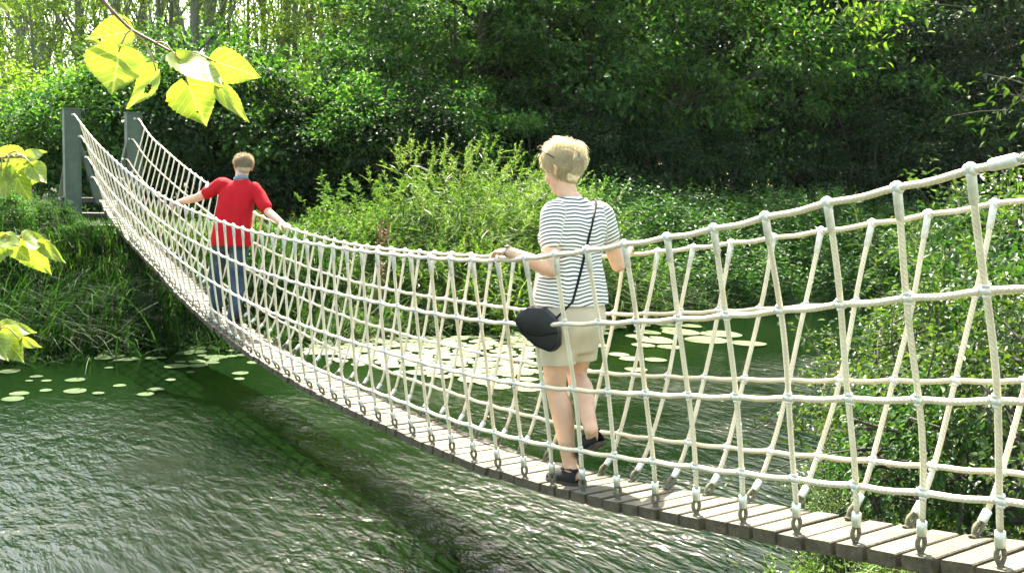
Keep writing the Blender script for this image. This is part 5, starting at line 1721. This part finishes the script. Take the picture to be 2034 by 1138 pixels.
def twig(name, label, pix, d, r0):
    q = [at(*p, d=d) for p in pix]
    r_ = empty(name, q[0].tolist()); tag(r_, label, "branch")
    n_ = len(q); tt = np.linspace(0, n_ - 1, n_ * 4); qq = np.stack([pch(tt, list(zip(range(n_), np.array(q)[:, k]))) for k in range(3)], -1)
    V, F, _ = tube(qq, list(np.linspace(r0, r0 * .45, len(qq))), 8)
    link("stem", MB().add(V, F).mesh("stem", [M_TWIG]), r_)
    return r_


tw = twig("poplar_branch", "hanging poplar twig with seven large backlit leaves at the top left", [(60, -330), (120, -160), (170, -45), (205, 2), (232, 32), (262, 60), (305, 84), (356, 112)], 1.2, 0.0034)
poplar_leaf(tw, (262, 62), (176, 78), 34, 1.22, 1, 0.25, 0.25, .03, [(.72, .35, .06, .2)], node=(240, 40))
poplar_leaf(tw, (236, 99), (224, 190), 60, 1.17, 2, 0.12, 0.2, 0.0, node=(265, 62))
poplar_leaf(tw, (313, 138), (261, 219), 30, 1.20, 3, -0.35, 0.35, .02, [(.42, .3, .10, .30)], node=(268, 66))
poplar_leaf(tw, (352, 116), (444, 180), 27, 1.19, 4, 0.95, 0.15, -.02, node=(310, 86))
poplar_leaf(tw, (372, 166), (412, 253), 50, 1.22, 5, 0.15, 0.25, 0.0, [(.35, .55, .035, .05), (.62, -.2, .02, .05)], node=(354, 112))
poplar_leaf(tw, (432, 172), (493, 246), 17, 1.21, 6, 0.75, 0.2, .02, node=(358, 112))
poplar_leaf(tw, (424, 122), (521, 154), 34, 1.21, 7, -0.3, 0.25, .01, node=(356, 111))
tw = twig("poplar_branch", "spray of broad poplar leaves at the left edge beside the steel post", [(-700, 330), (-300, 345), (-60, 330), (-20, 320), (20, 312), (60, 316)], 1.25, 0.003)
for k, (bp2, tp2, hw, tl) in enumerate((((48, 312), (-12, 300), 20, .3), ((44, 318), (98, 305), 18, .5), ((60, 322), (52, 372), 32, .1), ((64, 330), (96, 368), 20, .3), ((20, 330), (62, 402), 20, .6), ((10, 330), (14, 402), 22, .2), ((0, 340), (40, 350), 18, .4))):
    poplar_leaf(tw, bp2, tp2, hw, 1.25 - .01 * k, 20 + k, tl, .3, .02 * (-1) ** k, node=(30 if k % 2 else 10, 314))
tw = twig("poplar_branch", "spray of drooping poplar leaves at the left edge above the dark grass bank", [(-700, 400), (-300, 450), (-60, 480), (-20, 474), (40, 478), (84, 482)], 1.3, 0.003)
for k, (bp2, tp2, hw, tl) in enumerate((((40, 480), (104, 546), 27, .25), ((78, 484), (136, 526), 14, .2), ((44, 478), (98, 482), 20, .8), ((10, 470), (-20, 540), 24, .2), ((20, 482), (60, 520), 18, .5), ((0, 474), (44, 492), 18, .6))):
    poplar_leaf(tw, bp2, tp2, hw, 1.3 - .01 * k, 40 + k, tl, .3, .02 * (-1) ** k, node=(24 if k % 2 else 40, 478))
tw = twig("poplar_branch", "lowest spray of pale poplar leaves at the left edge above the water lilies", [(-700, 520), (-300, 620), (-60, 655), (-20, 650), (20, 655)], 1.3, 0.0028)
for k, (bp2, tp2, hw, tl) in enumerate((((0, 650), (72, 664), 15, .9), ((2, 662), (52, 722), 32, .2), ((40, 676), (83, 690), 10, .4), ((-10, 668), (20, 720), 24, .3))):
    poplar_leaf(tw, bp2, tp2, hw, 1.3 - .01 * k, 60 + k, tl, .3, .02 * (-1) ** k, node=(0, 652))
tw = twig("poplar_branch", "single pale leaf at the top left corner", [(-500, -160), (-200, -60), (-60, -10), (-30, 4), (-14, 14)], 1.2, 0.0025)
poplar_leaf(tw, (-14, 14), (26, 24), 13, 1.2, 80, .6, .2)

# ---------------- water lilies
def lily_mat(name, c1, c2, c3):
    m, nt, b = mat(name)
    tc = N(nt, "ShaderNodeTexCoord"); oi = N(nt, "ShaderNodeObjectInfo")
    nz = N(nt, "ShaderNodeTexNoise", i_Scale=14.0, i_Detail=4.0); nt.links.new(tc.outputs["Object"], nz.inputs["Vector"])
    r = ramp(nt, [(0.3, c1), (0.6, c2), (0.8, c3)])
    nt.links.new(nz.outputs["Fac"], r.inputs[0])
    mr = N(nt, "ShaderNodeMapRange"); mr.inputs[3].default_value = 0.75; mr.inputs[4].default_value = 1.3; nt.links.new(oi.outputs["Random"], mr.inputs[0])
    hs = N(nt, "ShaderNodeHueSaturation"); nt.links.new(mr.outputs[0], hs.inputs["Value"]); nt.links.new(r.outputs[0], hs.inputs["Color"])
    nt.links.new(hs.outputs[0], b.inputs["Base Color"])
    b.inputs["Roughness"].default_value = 0.36
    b.inputs["Specular IOR Level"].default_value = 0.5
    b.inputs["Coat Weight"].default_value = 0.15
    b.inputs["Coat Roughness"].default_value = 0.28
    bp = N(nt, "ShaderNodeBump", i_Strength=0.3, i_Distance=0.01); nt.links.new(nz.outputs["Fac"], bp.inputs["Height"]); nt.links.new(bp.outputs[0], b.inputs["Normal"])
    return m


M_LILY_GLARE = lily_mat("lily_pad", (0.07, 0.105, 0.036), (0.125, 0.16, 0.065), (0.20, 0.22, 0.11))  # paler copy: sky glare on the pads is put into the colour
M_LILY_G = lily_mat("green_lily_pad", (0.030, 0.056, 0.018), (0.055, 0.088, 0.030), (0.10, 0.115, 0.045))  # same leaf without the painted glare


def pad_mesh(seed):
    rng = np.random.default_rng(seed)
    k = 30
    a = np.linspace(0.10, 2 * math.pi - 0.10, k)
    V = [(0, 0, 0.004)]
    for fr2 in (0.5, 0.9, 1.0):
        for t in a:
            rr = fr2 * (1 + 0.035 * math.sin(3 * t + seed) + 0.015 * math.sin(7 * t)) * (1 - 0.10 * abs(math.cos(t / 2)) ** 6)
            V.append((rr * math.cos(t), rr * math.sin(t) * 0.94, 0.004 + (0.02 * (fr2 == 1.0) + 0.012 * fr2 * math.sin(2 * t + seed)) * 0.6))
    F3 = [(0, 1 + j, 2 + j) for j in range(k - 1)]
    F4 = [(1 + r * k + j, 1 + (r + 1) * k + j, 2 + (r + 1) * k + j, 2 + r * k + j) for r in range(2) for j in range(k - 1)]
    me = mesh_np("lily_pad", V, [np.array(F3), np.array(F4)], [M_LILY_GLARE])
    return me


PADS = [pad_mesh(s) for s in (1, 2, 3, 4)]
PADS_G = []
for q in PADS:
    q2 = q.copy(); q2.materials.clear(); q2.materials.append(M_LILY_G); PADS_G.append(q2)
M_LILY_G.node_tree.nodes['Principled BSDF'].inputs['Coat Weight'].default_value = 0.0
M_LILY_G.node_tree.nodes['Principled BSDF'].inputs['Specular IOR Level'].default_value = 0.08
placed = []


def pad(x, y, r, label, group):
    for (a, b_, c) in placed:
        if (a - x) ** 2 + (b_ - y) ** 2 < ((c + r) * 0.66) ** 2: return False
    placed.append((x, y, r))
    o = bpy.data.objects.new("lily_pad", (PADS_G if "left of" in group or "small" in group else PADS)[len(placed) % 4]); COL.objects.link(o)
    o.location = (x, y, WATER_Z + 0.004 + 0.004 * rl.random())
    o.scale = (r, r, r); o.rotation_euler = (rl.uniform(-.02, .02), rl.uniform(-.02, .02), rl.random() * 6.28)
    tag(o, label, "lily pad", group)
    return True


rl = random.Random(9)
# left of the bridge, spot by spot
for u, v, w in ((20, 738, 48), (72, 748, 30), (58, 757, 18), (92, 757, 24), (150, 755, 46), (92, 776, 28), (40, 782, 44), (25, 793, 50), (150, 777, 52), (195, 782, 28), (237, 766, 30), (217, 731, 22),
                (310, 774, 40), (290, 783, 40), (338, 755, 26), (258, 714, 46), (300, 712, 30), (350, 728, 60), (395, 727, 44), (430, 710, 56), (478, 742, 40), (475, 753, 26), (378, 740, 20), (235, 716, 24), (505, 720, 34)):
    p_ = at(u, v, z=WATER_Z); d_ = float(np.dot(p_ - CAM, F_))
    pad(p_[0], p_[1], w * d_ / FPX / 2.3, "pale green lily pad on the dark water left of the bridge", "lily pads left of the bridge")
k = 0
while k < 46:
    u, v = rl.uniform(200, 560), rl.uniform(672, 722)
    p_ = at(u, v, z=WATER_Z)
    k += 1
    pad(p_[0], p_[1], rl.uniform(0.06, 0.13), "small lily pad in the patch beside the far grass bank, under the bridge", "small lily pads by the far bank")
k = 0
while k < 2600:
    k += 1
    u, v = rl.uniform(620, 1060), rl.uniform(668, 775)
    if v > 700 + (u - 620) * 0.16 + rl.uniform(-14, 14): continue
    p_ = at(u, v, z=WATER_Z)
    pad(p_[0], p_[1], rl.uniform(0.075, 0.155), "pale lily pad in the crowded patch seen through the nets between the walkers", "crowded lily pads behind the bridge")
k = 0
while k < 60:
    k += 1
    u, v = rl.uniform(1010, 1330), rl.uniform(640, 740)
    if rl.random() < (v - 650) / 110: continue
    p_ = at(u, v, z=WATER_Z)
    pad(p_[0], p_[1], rl.uniform(0.13, 0.21), "flat lily pad on the dark water behind the woman", "lily pads behind the woman")
for u, v, w in ((1290, 652, 70), (1350, 660, 80), (1430, 664, 86), (1400, 676, 90), (1485, 683, 74), (1300, 676, 80), (1250, 664, 70), (1270, 692, 60), (1330, 690, 54), (1230, 705, 44), (1200, 652, 60), (1370, 648, 50)):
    p_ = at(u, v, z=WATER_Z); d_ = float(np.dot(p_ - CAM, F_))
    pad(p_[0], p_[1], w * d_ / FPX / 2, "broad lily pad on the dark water right of the woman", "lily pads right of the woman")

# ---------------- summer haze over the whole place
hz = MB().add(*box((95, 0, 13.0), (135, 180, 15.0)))
ho = tag(link("haze", hz.mesh("haze", [], False)), "thin warm summer haze in the air", "haze", kind="stuff")
m_hz = bpy.data.materials.new("haze"); m_hz.use_nodes = True
nt = m_hz.node_tree
for n_ in list(nt.nodes):
    if n_.type != 'OUTPUT_MATERIAL': nt.nodes.remove(n_)
pv_ = nt.nodes.new("ShaderNodeVolumePrincipled")
pv_.inputs["Color"].default_value = (0.93, 0.97, 0.86, 1)
pv_.inputs["Density"].default_value = 0.0001
pv_.inputs["Anisotropy"].default_value = 0.35
nt.links.new(pv_.outputs[0], nt.nodes["Material Output"].inputs["Volume"])
ho.data.materials.append(m_hz)
cy.volume_bounces = 0
